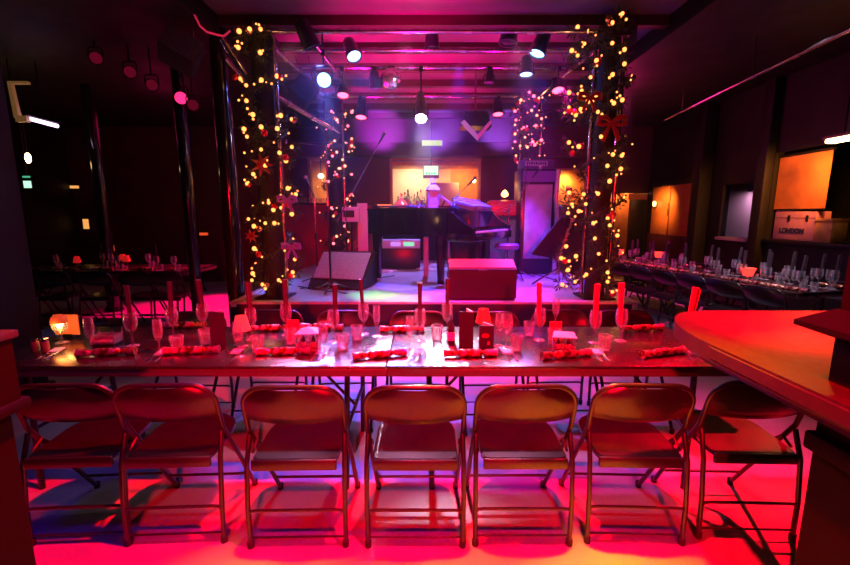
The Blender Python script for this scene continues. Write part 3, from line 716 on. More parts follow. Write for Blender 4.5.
# lantern
lt_ = thing('lantern', 'pale metal lantern standing on the piano lid, left of the tilted tablet', 'lantern', onp(.98, .22), .2)
MB().b2(-.075, .075, -.075, .075, 0, .02, bev=.004).build('base', 'white', lt_)
for sx in (-1, 1):
    for sy in (-1, 1): MB().b2(sx*.066-.007, sx*.066+.007, sy*.066-.007, sy*.066+.007, .02, .235).build('corner_post', 'white', lt_)
MB().b2(-.062, .062, -.062, .062, .02, .23).build('pane', mat('frosted_pane', (.6, .62, .85), .3), lt_)
m = MB(); m.hull([(-.085, -.085, .235), (.085, -.085, .235), (.085, .085, .235), (-.085, .085, .235), (-.045, -.045, .30), (.045, -.045, .30), (.045, .045, .30), (-.045, .045, .30)]); m.build('roof', 'white', lt_)
m = MB(); m.b2(-.03, .03, -.03, .03, .30, .33, bev=.006); m.tube([(.03*math.cos(a), 0, .355+.03*math.sin(a)) for a in [2*PI*k/14 for k in range(14)]], .005, 6, closed=True); m.build('handle', 'white', lt_)
# tablet on tilted rest, mixer, cables, laptop
mr = thing('music_rest', 'tilted silver tablet on a black rest beside the lantern on the piano', 'music rest', onp(1.15, .3), math.atan2(ua.y, ua.x)+.35)
MB().box((0, 0, .095), (.02, .30, .20), rot=rotm(y=-.9)).build('tablet', mat('tablet_shell', (.5, .5, .62), .25, .5), mr)
MB().box((-.02, 0, .02), (.16, .24, .02)).build('rest_base', 'black', mr)
MB().tube([(-.07, 0, .02), (-.03, 0, .1)], .01, 6).build('prop', 'black', mr)
kb = thing('stage_mixer', 'silver-blue mixing console with a pale name plate over the piano keys', 'mixer', (.72, 5.34, SZ+.755), math.atan2(va.y, va.x)-PI/2+.0)
kb.location = (T0.x+ua.x*1.50+va.x*.38, T0.y+ua.y*1.50+va.y*.38, SZ+.985); kb.rotation_euler = (0, 0, math.atan2(ua.y, ua.x))
MB().box((0, 0, .05), (.26, .60, .07), rot=rotm(y=.25), bev=.015).build('body', mat('console_shell', (.22, .24, .38), .3), kb)
MB().box((.125, -.12, .035), (.012, .16, .045), rot=rotm(y=.25)).build('name_plate', 'white', kb)
k2 = MB()
for i in range(4):
    for j in range(12): k2.lathe([(.008, 0), (.007, .014), (0, .015)], (-.09+i*.05, -.25+j*.045, .112-(-.09+i*.05)*.25-.02), n=8)
k2.build('knobs', 'white', kb)
for k in (-.2, .2): MB().tube([(0, k, .03), (-.02, k, -.26)], .012, 6).build('stand_leg', 'chrome', kb)
# piled case with cables
eq = thing('effects_case', 'pale blue equipment case heaped with cables at the keyboard end of the piano', 'equipment case', onp(1.08, .95), .3)
MB().box((0, 0, .05), (.34, .26, .10), bev=.015).build('body', mat('case_blue', (.12, .13, .30), .35), eq)
MB().box((.01, 0, .125), (.30, .24, .05), rot=rotm(y=.12), bev=.015).build('lid', mat('case_lilac', (.4, .38, .6), .35), eq)
rg = random.Random(5)
for k in range(4):
    pts = [Vector((-.2+.4*i/9, -.14-.02*k+.05*math.sin(i*1.3+k), .03+.10*abs(math.sin(i*.7+k)))) for i in range(10)]; MB().tube(pts, .006, 6).build('cable', 'cable', eq)
# ornaments and tray on the lid
tr_ = thing('serving_tray', 'long dark tray on the left of the piano lid', 'tray', onp(.55, .36), math.atan2(ua.y, ua.x)+.3)
MB().b2(-.42, .42, -.14, .14, 0, .012, bev=.004).build('base', 'black', tr_)
MB().tube([(-.42, -.14, .03), (.42, -.14, .03), (.42, .14, .03), (-.42, .14, .03)], .012, 6, closed=True).build('rim', mat('violet_rim', (.12, .08, .3), .3), tr_)
on_ = thing('christmas_ornament', 'glittering pink glass ornament with a ring top on the piano lid', 'ornament', onp(.42, .33, PZ+.012))
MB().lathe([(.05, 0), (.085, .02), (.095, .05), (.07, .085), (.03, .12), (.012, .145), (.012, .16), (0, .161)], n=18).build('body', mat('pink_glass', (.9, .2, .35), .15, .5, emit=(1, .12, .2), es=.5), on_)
MB().tube([(.018*math.cos(a), 0, .178+.018*math.sin(a)) for a in [2*PI*k/14 for k in range(14)]], .005, 6, closed=True).build('hanging_ring', 'silver', on_)
pk = thing('glass_bowl', 'small glowing orange bowl at the tail of the piano', 'bowl', onp(.10, .38))
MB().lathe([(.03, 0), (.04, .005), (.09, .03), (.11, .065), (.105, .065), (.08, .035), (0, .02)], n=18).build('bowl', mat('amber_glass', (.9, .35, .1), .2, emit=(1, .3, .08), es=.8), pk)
for i, (u, v, s) in enumerate([(.62, .25, .9), (.70, .35, 1.0), (.78, .2, .8), (.85, .42, 1.05), (.52, .5, .8), (.9, .15, .7)]):
    bottle(onp(u, v)+Vector((0, 0, .012 if i in (0, 1, 4) else 0)), 'small bottle on the piano lid, %s from the left of six' % ORD[[1, 2, 3, 4, 0, 5][i]], s*.62, 'dimglass')
# ------------------------------------------------------------------ stage equipment
def wedge(name, label, loc, rz, w, d, h, gm, cat='speaker', lip=None):
    t = thing(name, label, cat, loc, rz)
    m = MB(); m.hull([(-w/2, -d/2, .02), (w/2, -d/2, .02), (w/2, d/2, .02), (-w/2, d/2, .02), (-w/2, -d/2+.06, .10), (w/2, -d/2+.06, .10), (w/2, d/2, h), (-w/2, d/2, h)])
    m.hull([(-w/2, d/2-.16, .1), (w/2, d/2-.16, .1), (w/2, d/2, .02), (-w/2, d/2, .02), (-w/2, d/2-.10, h), (w/2, d/2-.10, h), (w/2, d/2, h), (-w/2, d/2, h)])
    m.build('cabinet', 'fabric', t)
    nrm = Vector((0, -(h-.10), d-.06)).normalized()
    a0 = Vector((0, -d/2+.06, .10)); a1 = Vector((0, d/2-.10, h-.0)); c = (a0+a1)/2; ln = (a1-a0).length*.9
    ang = math.atan2(a1.z-a0.z, a1.y-a0.y)
    MB().box(c+Vector((0, -math.sin(ang), math.cos(ang)))*.012, (w*.92, ln, .015), rot=rotm(x=ang), bev=.004).build('grille', gm, t)
    for sx in (-1, 1):
        MB().b2(sx*w*.4-.03, sx*w*.4+.03, -d/2+.03, d/2-.03, 0, .02).build('foot_rail', 'black', t)
    return t
# left monitor: grille towards the camera and up
wedge('floor_monitor', 'black floor monitor with a violet-lit grille behind the left mic stands', (-1.07, 5.45, SZ), -.25, .74, .52, .44, mat('lit_grille', (.42, .42, .5), .5, noise=.4, nscale=70, bump=.4))  # paler copy of the grille cloth, made to look lit
# right monitor seen from behind: upright dark-red lit box
fm = thing('floor_monitor', 'boxy floor monitor at the front stage edge, its flat back facing us', 'speaker', (.63, 4.72, SZ), 0)
m = MB(); m.hull([(-.37, -.19, .02), (.37, -.19, .02), (.37, .25, .02), (-.37, .25, .02), (-.37, -.19, .34), (.37, -.19, .34), (.37, .0, .42), (-.37, .0, .42)]); m.build('cabinet', mat('monitor_shell', (.04, .008, .01), .5, noise=.2), fm)
MB().box((0, -.085, .392), (.72, .19, .012), rot=rotm(x=.40)).build('top_panel', mat('red_lit_top', (.6, .015, .004), .4), fm)  # red light on the top painted as its colour
MB().box((.0, -.192, .335), (.10, .006, .014)).build('badge', 'silver', fm)
MB().b2(-.36, .36, -.17, .22, 0, .03).build('plinth', 'black', fm)
def mic_stand(label, loc, h, boom=None, mic=True, rz=0):
    t = thing('microphone_stand', label, 'microphone stand', loc, rz)
    MB().tube([(0, 0, .10), (0, 0, h*.55)], .012, 10).build('lower_tube', 'black', t)
    MB().tube([(0, 0, h*.55), (0, 0, h)], .008, 10).build('upper_tube', 'chrome', t)
    MB().lathe([(.016, h*.52), (.02, h*.54), (.02, h*.58), (.014, h*.6)], n=12).build('clutch', 'black', t)
    MB().lathe([(.014, .08), (.028, .1), (.028, .14), (.014, .16)], n=12).build('hub', 'black', t)
    for k in range(3):
        a = k*2*PI/3+.5
        MB().tube([(0, 0, .12), (.14*math.cos(a), .14*math.sin(a), .06), (.30*math.cos(a), .30*math.sin(a), .01)], .009, 8).build('leg', 'steel', t)
    e = Vector((0, 0, h))
    if boom:
        b = Vector(boom); MB().tube([e-b*.25, e+b], .007, 8).build('boom_arm', 'chrome', t); e2 = e+b
    else: e2 = e
    if mic:
        d = (Vector(boom).normalized() if boom else Vector((0, -.4, .3)).normalized())
        g = MB().tube([e2, e2+d*.12, e2+d*.15], [.011, .016, .018], 12).build('microphone', 'black', t)
        MB().sph(e2+d*.175, .027, 12, 10).build('mic_head', 'chrome', g)
    return t
p = on(331, 291, SZ); mic_stand('tall straight microphone stand in front of the left floor monitor', (p.x, p.y, SZ), 1.72, (-.34, 0.1, .05))
p = on(318, 284, SZ); mic_stand('second microphone stand just left and behind the tall one', (p.x, p.y, SZ), 1.15, (-.04, 0, .1))
p = on(345, 283, SZ); mic_stand('boom microphone stand at the tail of the piano', (p.x, p.y+.2, SZ), 1.05, (.45, .2, .85))
p = on(549, 282, SZ); mic_stand('boom microphone stand behind the draped music stand', (p.x-.35, p.y+.3, SZ), 1.2, (.05, -.1, .50))
mic_stand('boom microphone stand reaching up to the right over the piano keys', (1.30, 6.62, SZ), 1.02, (.30, -.2, .45))
mic_stand('short microphone stand behind the piano with a bright tip', (.55, 7.1, SZ), 1.25, (.15, 0, .15))
# draped music stand
ms = thing('music_stand', 'black music stand with gold tinsel along its tilted desk', 'music stand', (on(549, 281, SZ).x, 5.45, SZ), 0)
for k in range(3):
    a = -PI/2+k*2*PI/3+.25; MB().tube([(0, 0, .24), (.34*math.cos(a), .34*math.sin(a), .012)], .013, 8).build('leg', 'steel', ms)
MB().tube([(0, 0, .15), (0, 0, .95)], .012, 8).build('pole', 'chrome', ms)
dm = MB(); dm.hull([(-.38, -.02, .42), (-.05, -.02, .36), (-.05, .02, .36), (-.38, .02, .42), (-.02, -.10, .92), (.10, -.10, .86), (.10, -.06, .86), (-.02, -.06, .92)]); dm.build('desk', 'fabric', ms)
tn = MB(); rg = random.Random(2)
for k in range(260):
    f = k/260; c = Vector((-.04+.14*f, -.05-.05*f, .34+.54*f)); d = Vector((rg.uniform(-1, 1), rg.uniform(-1, 1), rg.uniform(-1, 1)))*.03
    tn.tube([c, c+d], [.006, .003], 4)
tn.build('tinsel', 'gold', ms)
MB().lathe([(.03, .95), (.035, .965), (.012, .975), (.012, 1.02), (.04, 1.03), (.04, 1.045), (0, 1.046)], n=14).build('top_knob', 'chrome', ms)
# stool
sx_ = at(507, 243, 6.0)
so = thing('piano_stool', 'round stool with a violet-lit padded seat between piano and music stand', 'stool', (sx_.x, 6.0, SZ))
MB().lathe([(0, .44), (.15, .44), (.17, .46), (.17, .50), (.15, .52), (0, .52)], n=22).build('seat', mat('stool_pad', (.25, .15, .35), .4), so)
MB().tube([(0, 0, .44), (0, 0, .2)], .02, 8).build('pole', 'chrome', so)
for k in range(4):
    a = k*PI/2+.4; MB().tube([(0, 0, .26), (.2*math.cos(a), .2*math.sin(a), .01)], .012, 8).build('leg', 'chrome', so)
# red padded case on black box, behind the piano
x_ = at(503, 212, 7.0)
bx_ = thing('amplifier', 'square black amplifier under the red case behind the piano', 'amplifier', (x_.x, 7.0, SZ))
MB().b2(-.24, .26, -.15, .2, .0, .90, bev=.015).build('cabinet', 'fabric', bx_)
MB().b2(-.22, .24, -.162, -.148, .06, .84).build('grille', 'grille', bx_)
rc_ = thing('padded_case', 'glossy red case with wavy pale piping on the black amplifier', 'case', (x_.x, 7.0, SZ+.9))
MB().box((0, 0, .13), (.52, .30, .26), bev=.06).build('body', mat('red_vinyl_lit', (.8, .04, .05), .3, coat=.3), rc_)
for k in range(3):
    MB().tube([(-.22+.022*i, -.155, .08+.05*k+.012*math.sin(i*.9+k)) for i in range(20)], .004, 6).build('piping', 'paper', rc_)
cl = thing('lit_lamp', 'small glowing amber lamp on top of the red case', 'lamp', (x_.x+.02, 7.0, SZ+1.16))
MB().lathe([(.05, 0), (.05, .012), (.012, .02), (.012, .05)], n=14).build('base', 'black', cl)
MB().lathe([(.012, .045), (.055, .07), (.06, .10), (.03, .15), (0, .17)], n=14).build('globe', mat('amber_globe', (1, .5, .2), .4, emit=(1, .38, .1), es=7), cl)
# tall speaker right with keyboard on top
q = at(536, 230, 6.6)
sp = thing('speaker_stack', 'tall black speaker cabinet with a pale grey front at the right of the stage', 'speaker', (q.x, 6.75, SZ))
MB().b2(-.27, .27, -.2, .3, 0, 1.62, bev=.02).build('cabinet', 'black', sp)
MB().b2(-.20, .21, -.212, -.198, .25, 1.38, bev=.004).build('grille', mat('grey_scrim', (.5, .5, .48), .7, noise=.35, nscale=5), sp)
MB().b2(-.25, .25, -.21, -.196, 1.42, 1.58).build('control_panel', mat('violet_panel', (.2, .12, .4), .4), sp)
MB().tube([(.30, -.2, 0), (.30, -.2, .9), (.27, -.2, 1.2), (.29, -.2, 1.6)], .035, 12).build('side_rail', mat('silver_tape', (.6, .6, .65), .35, .4), sp)
kk = thing('guitar_amplifier', 'slim amplifier with a pale lettered plate on top of the tall speaker', 'amplifier', (q.x-.02, 6.7, SZ+1.62), .12)
MB().box((0, 0, .07), (.50, .25, .12), bev=.01).build('body', mat('head_shell', (.12, .06, .2), .4), kk)
MB().box((-.04, -.128, .075), (.36, .008, .075)).build('name_plate', 'white', kk)
a = MB()
for i in range(9): a.box((-.18+i*.035, -.134, .075), (.02, .005, .03 if i % 2 else .04))
a.build('lettering', 'ink', kk)
MB().tube([(-.2, -.05, .13), (-.2, -.05, .155), (.2, -.05, .155), (.2, -.05, .13)], .008, 6).build('handle', 'chrome', kk)
# pink monitor on pole at the tail
q = at(351, 213, 6.35)
pm = thing('small_monitor', 'small pink-lit monitor box on a pole at the left end of the piano', 'speaker', (q.x, 6.35, SZ))
MB().box((0, 0, .93), (.25, .14, .22), bev=.02).build('case', mat('pale_pink_shell', (.75, .45, .6), .4), pm)
MB().box((-.02, -.072, .94), (.16, .01, .10)).build('screen', 'black', pm)
MB().tube([(0, 0, .03), (0, 0, .82)], .016, 8).build('pole', 'black', pm)
MB().lathe([(.16, 0), (.16, .02), (.03, .035)], n=20).build('base', 'black', pm)
pp2 = thing('cloth_panel', 'tall narrow pink-lit board standing behind the piano tail', 'panel', (at(363, 240, 6.5).x, 6.5, SZ))
MB().box((0, 0, .55), (.15, .03, 1.1)).build('board', mat('pale_rose', (.75, .5, .6), .5), pp2); MB().box((0, 0, .015), (.18, .22, .03)).build('foot', 'black', pp2)
# under-piano: white stand leg, rack with coloured display, cable heap
q = at(426, 255, 6.4)
wl = thing('keyboard_stand', 'white-legged folding stand behind the piano', 'stand', (q.x, 6.35, SZ))
MB().box((0, 0, .31), (.075, .05, .62), bev=.01).build('leg', 'white', wl); MB().box((.35, 0, .31), (.04, .05, .62), bev=.01).build('leg', 'white', wl)
MB().box((.17, 0, .62), (.6, .2, .03)).build('top_bar', 'black', wl)
q = at(395, 245, 7.2)
rk = thing('equipment_rack', 'low black equipment rack with a green and violet lit strip under the piano', 'equipment rack', (q.x+.05, 7.3, SZ))
MB().b2(-.38, .38, -.15, .2, 0, .36, bev=.01).build('cabinet', 'black', rk)
MB().b2(-.38, .38, -.16, .18, .36, .50, bev=.01).build('lit_unit', mat('pale_unit', (.5, .5, .6), .35), rk)
dpm = mat('green_display', (.1, .6, .4), .4, emit=(.15, .9, .5), es=.9)
MB().b2(.10, .28, -.166, -.158, .40, .47).build('display', dpm, rk); MB().b2(-.12, .05, -.166, -.158, .40, .47).build('display', mat('violet_display', (.4, .3, .8), .4, emit=(.4, .3, 1), es=.8), rk)
rg = random.Random(11)
for k, (px, py) in enumerate([(385, 272), (405, 268), (375, 266), (425, 270), (398, 262), (445, 271), (436, 266)]):
    c = on(px, py, SZ); m = MB(); n = 26; pts = []
    for i in range(n):
        a = i*.75+k; r = .10+.08*math.sin(i*.37+k); pts.append((r*1.5*math.cos(a)+rg.uniform(-.03, .03), r*math.sin(a)+rg.uniform(-.02, .02), .010+.002*i/3))
    o = m.tube(pts, .009, 6).build('coiled_cable', 'cable' if k % 3 else 'white', loc=(c.x, c.y, SZ)); tag(o, 'loose coil of pale cable on the stage under the piano, %s from the left' % ORD[[1, 3, 0, 4, 2, 6, 5][k]], 'cable', 'cable coils on the stage')
for k, pts in enumerate([[(298, 287), (315, 290), (332, 292), (350, 294)], [(470, 262), (505, 268), (540, 276), (560, 282)], [(300, 289), (340, 286), (365, 280), (400, 275)]]):
    w = [on(px, py, SZ) for px, py in pts]; P_ = []
    for i in range(len(w)-1):
        for j in range(6): P_.append(w[i].lerp(w[i+1], j/6)+Vector((0, .02*math.sin(j), .008)))
    o = MB().tube(P_, .007, 6).build('stage_cable', 'dcable'); tag(o, 'dark cable lying on the stage floor, %s' % ['near the left mic stands', 'between piano and music stand', 'running from the left mic stands to the piano'][k], 'cable')
# scattered behind stage: rear shelf with glasses
for i in range(6): inst(tumb, 'tumbler on the low maroon wall behind the stage, %s from the left' % ORD[i], (-2.55+i*.10, 8.78, 1.76), 0, 'tumblers on the maroon wall')
# ------------------------------------------------------------------ posts, truss and garlands
def post(x, y, label, r=.10):
    t = thing('truss_post', label, 'post', (x, y, SZ))
    MB().lathe([(r, .02), (r, 2.72)], n=20).build('sleeve', 'fabric', t)
    for sx, sy in ((1.25, -.3), (-1.15, .5), (.3, 1.2)):
        MB().tube([(r*sx, r*sy, .02), (r*sx, r*sy, 2.82)], .022, 10).build('upright_tube', 'steel', t)
    MB().box((0, 0, .01), (r*3.2, r*3.2, .02)).build('base_plate', 'black', t)
    MB().box((0, 0, 2.73), (r*2.6, r*2.6, .03)).build('head_plate', 'black', t)
    return t
YF, YB = 4.72, 7.0
XFL, XFR, XBL, XBR = -1.70, 1.93, -1.46, 1.68
posts = [(XFL, YF, 'front left stage post'), (XFR, YF, 'front right stage post'), (XBL, YB, 'back left stage post'), (XBR, YB, 'back right stage post')]
for x, y, l in posts: post(x, y, l+' wrapped with a lit garland', .11 if y < 6 else .12)
def pipe(a, b, label, r=.024, g='truss pipes over the stage'):
    t = thing('truss_pipe', label, 'pipe', ((Vector(a)+Vector(b))/2)); c = t.location.copy(); A = Vector(a)-c; B = Vector(b)-c
    MB().tube([A, B], r, 12).build('tube', 'steel', t); t['group'] = g
    n = max(2, int((B-A).length/.55))
    for k in range(n):
        p = A.lerp(B, (k+.5)/n); d = (B-A).normalized()
        MB().tube([p-d*.035, p+d*.035], r*1.35, 10).build('sleeve_clamp', 'chrome', t)
    return t
TZ1 = 3.37
for D, x0, x1, w in [(4.62, -1.75, 2.0, 'nearest'), (5.12, -1.7, 1.95, 'second'), (5.68, -1.65, 1.9, 'third'), (7.0, -1.5, 1.75, 'farthest')]:
    pipe((x0, D, TZ1), (x1, D, TZ1), 'steel truss pipe crossing above the stage, %s of four' % w)
pipe((XFL+.05, 4.6, TZ1-.06), (XBL-.05, 7.1, TZ1-.06), 'upper side pipe running back on the left')
pipe((XFL+.07, 4.75, 2.80), (XBL+.1, 6.9, 2.80), 'lower side pipe running back on the left, magenta lit', .03)
pipe((XFR-.05, 4.6, TZ1-.06), (XBR+.05, 7.1, TZ1-.06), 'upper side pipe running back on the right')
pipe((-1.25, 4.62, TZ1+.05), (-1.05, 5.9, TZ1-.15), 'short diagonal pipe at the upper left')
def project(p):
    d = Vector(p)-Vector((0, 0, CAMH)); zc = d.y*math.cos(PITCH)-d.z*math.sin(PITCH); v = (d.y*math.sin(PITCH)+d.z*math.cos(PITCH))/zc
    return 425+F*d.x/zc, 282.5-F*v
def garland(px_, y_, pts, label, bulb, baub, R=.23, seed=0, needles=46, zb=None):
    rg = random.Random(seed)
    t = thing('christmas_garland', label, 'garland', (px_, y_, SZ))
    W = [(at(a, b, y_-R*.75)) for a, b in pts]
    fo = MB()
    def tuft(c, n, r):
        for _ in range(n):
            d = Vector((rg.gauss(0, 1), rg.gauss(0, 1), rg.gauss(0, 1))).normalized(); s = c+d*rg.uniform(0, r*.5); e = s+d*rg.uniform(.4, 1)*r*.8
            w = d.cross(Vector((rg.uniform(-1, 1), rg.uniform(-1, 1), rg.uniform(-1, 1))))
            if w.length < .01: continue
            w = w.normalized()*.006; q = d.cross(w).normalized()*.003
            mid_ = (s+e)/2
            v = [fo.bm.verts.new(x) for x in (s, mid_+w+q, e, mid_-w+q, mid_-q)]
            fo.bm.faces.new((v[0], v[1], v[2])); fo.bm.faces.new((v[0], v[2], v[3])); fo.bm.faces.new((v[0], v[4], v[1])); fo.bm.faces.new((v[2], v[1], v[4])); fo.bm.faces.new((v[0], v[3], v[4])); fo.bm.faces.new((v[2], v[4], v[3]))
    base = Vector((px_, y_, SZ)); loc = []
    for w in W:
        dx = w.x-px_; rad = math.sqrt(max(.0, (R)**2-dx*dx)); loc.append(Vector((dx, -max(rad, .06), w.z-SZ)))
    zs = [p.z for p in loc]; z0, z1 = min(zs), max(zs)
    turns = 4.5; n = 110; core = []
    for i in range(n):
        f = i/(n-1); a = f*turns*2*PI+seed; c = Vector((R*.8*math.cos(a), R*.8*math.sin(a), z0+(z1-z0)*f)); core.append(c); tuft(c, needles//3, .085)
    for c in loc: tuft(c+Vector((0, .03, 0)), needles, .11)
    fo.build('foliage', 'leaf', t, flat=True)
    MB().tube(core, .012, 6).build('garland_wire', 'leaf', t)
    bm_ = MB().sph((0, 0, 0), .017, 8, 6).mesh('fairy_light', bulb); k = 0; pk_ = MB().sph((0, 0, 0), .017, 8, 6).mesh('pink_fairy_light', emis('pink_light', (1, .10, .14), 5))
    for i_ in range(5):
        c = loc[int(len(loc)*(i_+.5)/5)]; point('garland_glow', base+c+Vector((0, -.16, 0)), (1, .5, .15), .5 if y_ < 6 else .4, .04)
    for c in loc:
        for j in range(1+int(rg.random()*2.4)):
            o = bpy.data.objects.new('fairy_light', bm_); COL.objects.link(o); o.parent = t; o.location = c+Vector((rg.uniform(-.055, .055)*(j > 0), -.05, rg.uniform(-.06, .06)*(j > 0))); s = rg.uniform(1.0, 1.45) if j == 0 else rg.uniform(.45, .8); o.scale = (s, s, s); k += 1
            if bulb == 'pbulb' and rg.random() < .45: o.data = pk_
    for i in range(2, n, 3):
        c = core[i]
        if i % 7 == 0 or c.y < .05:
            o = bpy.data.objects.new('fairy_light', bm_); COL.objects.link(o); o.parent = t; o.location = c*1.0+Vector((c.x*.25+rg.uniform(-.04, .04), c.y*.3, rg.uniform(-.06, .06))); s = rg.uniform(.45, .75); o.scale = (s, s, s)
    bb = {m: MB().sph((0, 0, 0), .035, 12, 8).mesh('bauble', m) for m in ('bauble', 'gbauble')}
    for i in range(baub):
        c = loc[(i*7+seed) % len(loc)]; o = bpy.data.objects.new('bauble', bb['bauble' if i % 4 else 'gbauble']); COL.objects.link(o); o.parent = t
        o.location = c+Vector((rg.uniform(-.07, .07), -.03, rg.uniform(-.07, .05)))
    return t, loc
GL = [(242,34),(254,34),(264,33),(240,49),(264,56),(242,80),(250,88),(265,83),(277,76),(250,103),(257,117),(280,115),(290,118),(246,130),(250,138),(265,129),(278,129),(290,146),(265,151),(280,153),(269,167),(257,175),(249,184),(286,188),(294,194),(272,203),(282,208),(290,214),(249,219),(257,226),(269,223),(277,223),(252,236),(257,248),(290,248),(293,260),(291,273),(281,279),(254,273),(250,281),(266,283),(269,287),(284,160),(276,210),(286,204)]
GR = [(581,23),(592,27),(608,27),(617,19),(588,40),(575,47),(581,52),(608,47),(619,54),(596,61),(619,68),(592,76),(608,78),(585,88),(572,90),(595,96),(572,105),(584,107),(617,103),(609,106),(596,113),(579,113),(572,141),(582,145),(598,138),(608,156),(617,157),(603,167),(616,170),(605,182),(572,192),(585,194),(595,194),(575,204),(586,204),(582,211),(571,213),(603,218),(591,223),(605,225),(613,235),(592,238),(569,247),(564,259),(572,262),(579,257),(585,274),(578,283),(565,286),(603,271),(603,280),(608,290),(595,253),(571,271),(590,100),(588,92)]
GBL = [(333,113),(345,113),(351,111),(338,121),(347,125),(331,129),(351,138),(330,147),(351,145),(327,153),(338,153),(348,151),(330,163),(345,166),(351,174),(338,175),(330,182),(351,194),(347,199),(333,208),(335,216),(345,226),(338,236),(335,243),(348,241),(354,246),(343,160),(340,169),(334,157),(336,142)]
GBR = [(528,94),(521,100),(537,100),(532,98),(516,110),(535,117),(540,120),(517,119),(516,124),(523,128),(534,127),(516,133),(516,141),(531,143),(540,141),(526,148),(533,146),(517,155),(518,162),(524,138),(520,146),(530,112)]
def bow(t, c, s=1., m='ribbon'):
    b = MB()
    for sg in (-1, 1):
        b.tube([(0, 0, 0), (sg*.05*s, -.02, .035*s), (sg*.10*s, -.025, .03*s), (sg*.11*s, -.01, -.01*s), (sg*.06*s, .0, -.02*s), (0, 0, 0)], [.012*s, .022*s, .026*s, .022*s, .016*s, .01*s], 8)
        b.tube([(0, 0, 0), (sg*.04*s, -.01, -.08*s), (sg*.06*s, -.01, -.14*s)], [.01*s, .018*s, .02*s], 6)
    o = b.build('bow', m, t); o.location = c; o.scale = (1, .6, 1)
    return o
def poinsettia(t, c, s=1.):
    b = MB()
    for k in range(7):
        a = 2*PI*k/7; d = Vector((math.cos(a), 0, math.sin(a))); n_ = Vector((-math.sin(a), 0, math.cos(a)))
        pts = [Vector((0, 0, 0)), d*.05*s+n_*.025*s+Vector((0, -.02, 0)), d*.13*s+Vector((0, -.01, 0)), d*.05*s-n_*.025*s+Vector((0, -.02, 0)), d*.05*s+Vector((0, -.035, 0))]
        v = [b.bm.verts.new(p) for p in pts]; w = [b.bm.verts.new(p+Vector((0, .006, 0))) for p in pts[:4]]
        for f in ((0, 1, 4), (1, 2, 4), (2, 3, 4), (3, 0, 4)): b.bm.faces.new([v[i] for i in f])
        b.bm.faces.new(w[::-1])
        for i in range(4): b.bm.faces.new((v[i], v[(i+1) % 4], w[(i+1) % 4], w[i]))
    o = b.build('poinsettia', 'ribbon', t, flat=True); o.location = c; return o
g1, l1 = garland(XFL, YF, GL, 'lit christmas garland spiralling up the front left stage post', 'bulb', 13, seed=1)
for px, py, s in [(263, 165, .95), (252, 236, .6)]:
    w = at(px, py, YF-.25); poinsettia(g1, (w.x-XFL, -.26, w.z-SZ), s)
w = at(287, 200, YF-.2); bow(g1, (w.x-XFL, -.2, w.z-SZ), .9, mat('violet_ribbon', (.3, .12, .6), .35))
w = at(282, 247, YF-.2); bow(g1, (w.x-XFL+.1, -.2, w.z-SZ), .9, mat('violet_ribbon', (.3, .12, .6), .35))
g2, l2 = garland(XFR, YF, GR, 'thick lit christmas garland spiralling up the front right stage post', 'bulb', 14, seed=2, needles=56, R=.27)
for px, py, s in [(612, 122, 1.3), (590, 97, 1.0)]:
    w = at(px, py, YF-.28); bow(g2, (w.x-XFR, -.27, w.z-SZ), s)
g3, l3 = garland(XBL, YB, GBL, 'lit christmas garland with pink lights on the back left stage post', 'pbulb', 12, R=.24, seed=3, needles=36)
w = at(352, 246, YB-.28); poinsettia(g3, (w.x-XBL, -.3, w.z-SZ), 1.2)
g4, l4 = garland(XBR, YB, GBR, 'short lit christmas garland on the upper back right stage post', 'pbulb', 10, R=.24, seed=4, needles=36)
# ------------------------------------------------------------------ light fixtures
def par(name, px, py, D, aim, r, ln, lens, label, body='black', yoke=True, topz=None):
    c = at(px, py, D); aim = Vector(aim); d = (aim-c).normalized()
    t = thing(name, label, 'stage light', c); q = d.to_track_quat('Z', 'Y').to_matrix()
    MB().lathe([(r*.55, -ln), (r*.8, -ln*.9), (r*.95, -ln*.4), (r, -.01), (r*1.08, .0), (r*1.08, .015), (r*.95, .015), (r*.93, -.01), (0, -.012)], n=22, rot=q).build('housing', body, t)
    MB().lathe([(0, .010), (r*.55, .009), (r*.90, .0), (r*.90, -.006), (0, -.006)], n=22, rot=q).build('lens', lens, t)
    tz = (topz if topz is not None else TZ1-.03)-c.z
    hx = r*1.2
    if tz > .05:
        cz = max(.0, -d.z*-1*0)
        MB().tube([(-hx, 0, 0), (-hx, 0, r*1.3), (-hx*.8, 0, r*1.7), (hx*.8, 0, r*1.7), (hx, 0, r*1.3), (hx, 0, 0)], .008, 6).build('yoke', 'black', t)
        if tz > r*1.7: MB().tube([(0, 0, r*1.65), (0, 0, tz)], .010, 6).build('drop_bar', 'black', t)
        MB().box((0, 0, tz), (.05, .07, .07), bev=.008).build('clamp', 'black', t)
    return t, c, d
bl = mat('blue_sheen_black', (.03, .03, .06), .3)
A = par('moving_head_light', 324, 80, 5.12, (-.3, 0, 1.2), .085, .22, 'lens_blue', 'brightest blue round stage light left of centre', bl)
B = par('moving_head_light', 354, 56, 5.12, (.35, 3.6, .4), .085, .24, 'lens_blue', 'tilted blue stage light just right of the brightest one', bl)
C_ = par('moving_head_light', 526, 74, 5.68, (1.2, 5.3, .5), .085, .22, 'lens_blue', 'blue stage light at the right, pointing down', bl)
Dd = par('moving_head_light', 537, 53, 5.12, (.2, 4.8, .5), .095, .26, 'lens_blue', 'uppermost blue stage light at the right, tilted down left', bl)
E = par('profile_spotlight', 421, 118, 5.68, (.0, 3.9, .3), .075, .46, 'lens_white', 'dazzling white profile spotlight at the centre of the truss', bl)
Ee = par('parcan', 498, 114, 7.0, (1.2, 6.3, .6), .085, .26, 'lens_red', 'red-lensed can light at the back right of the truss')
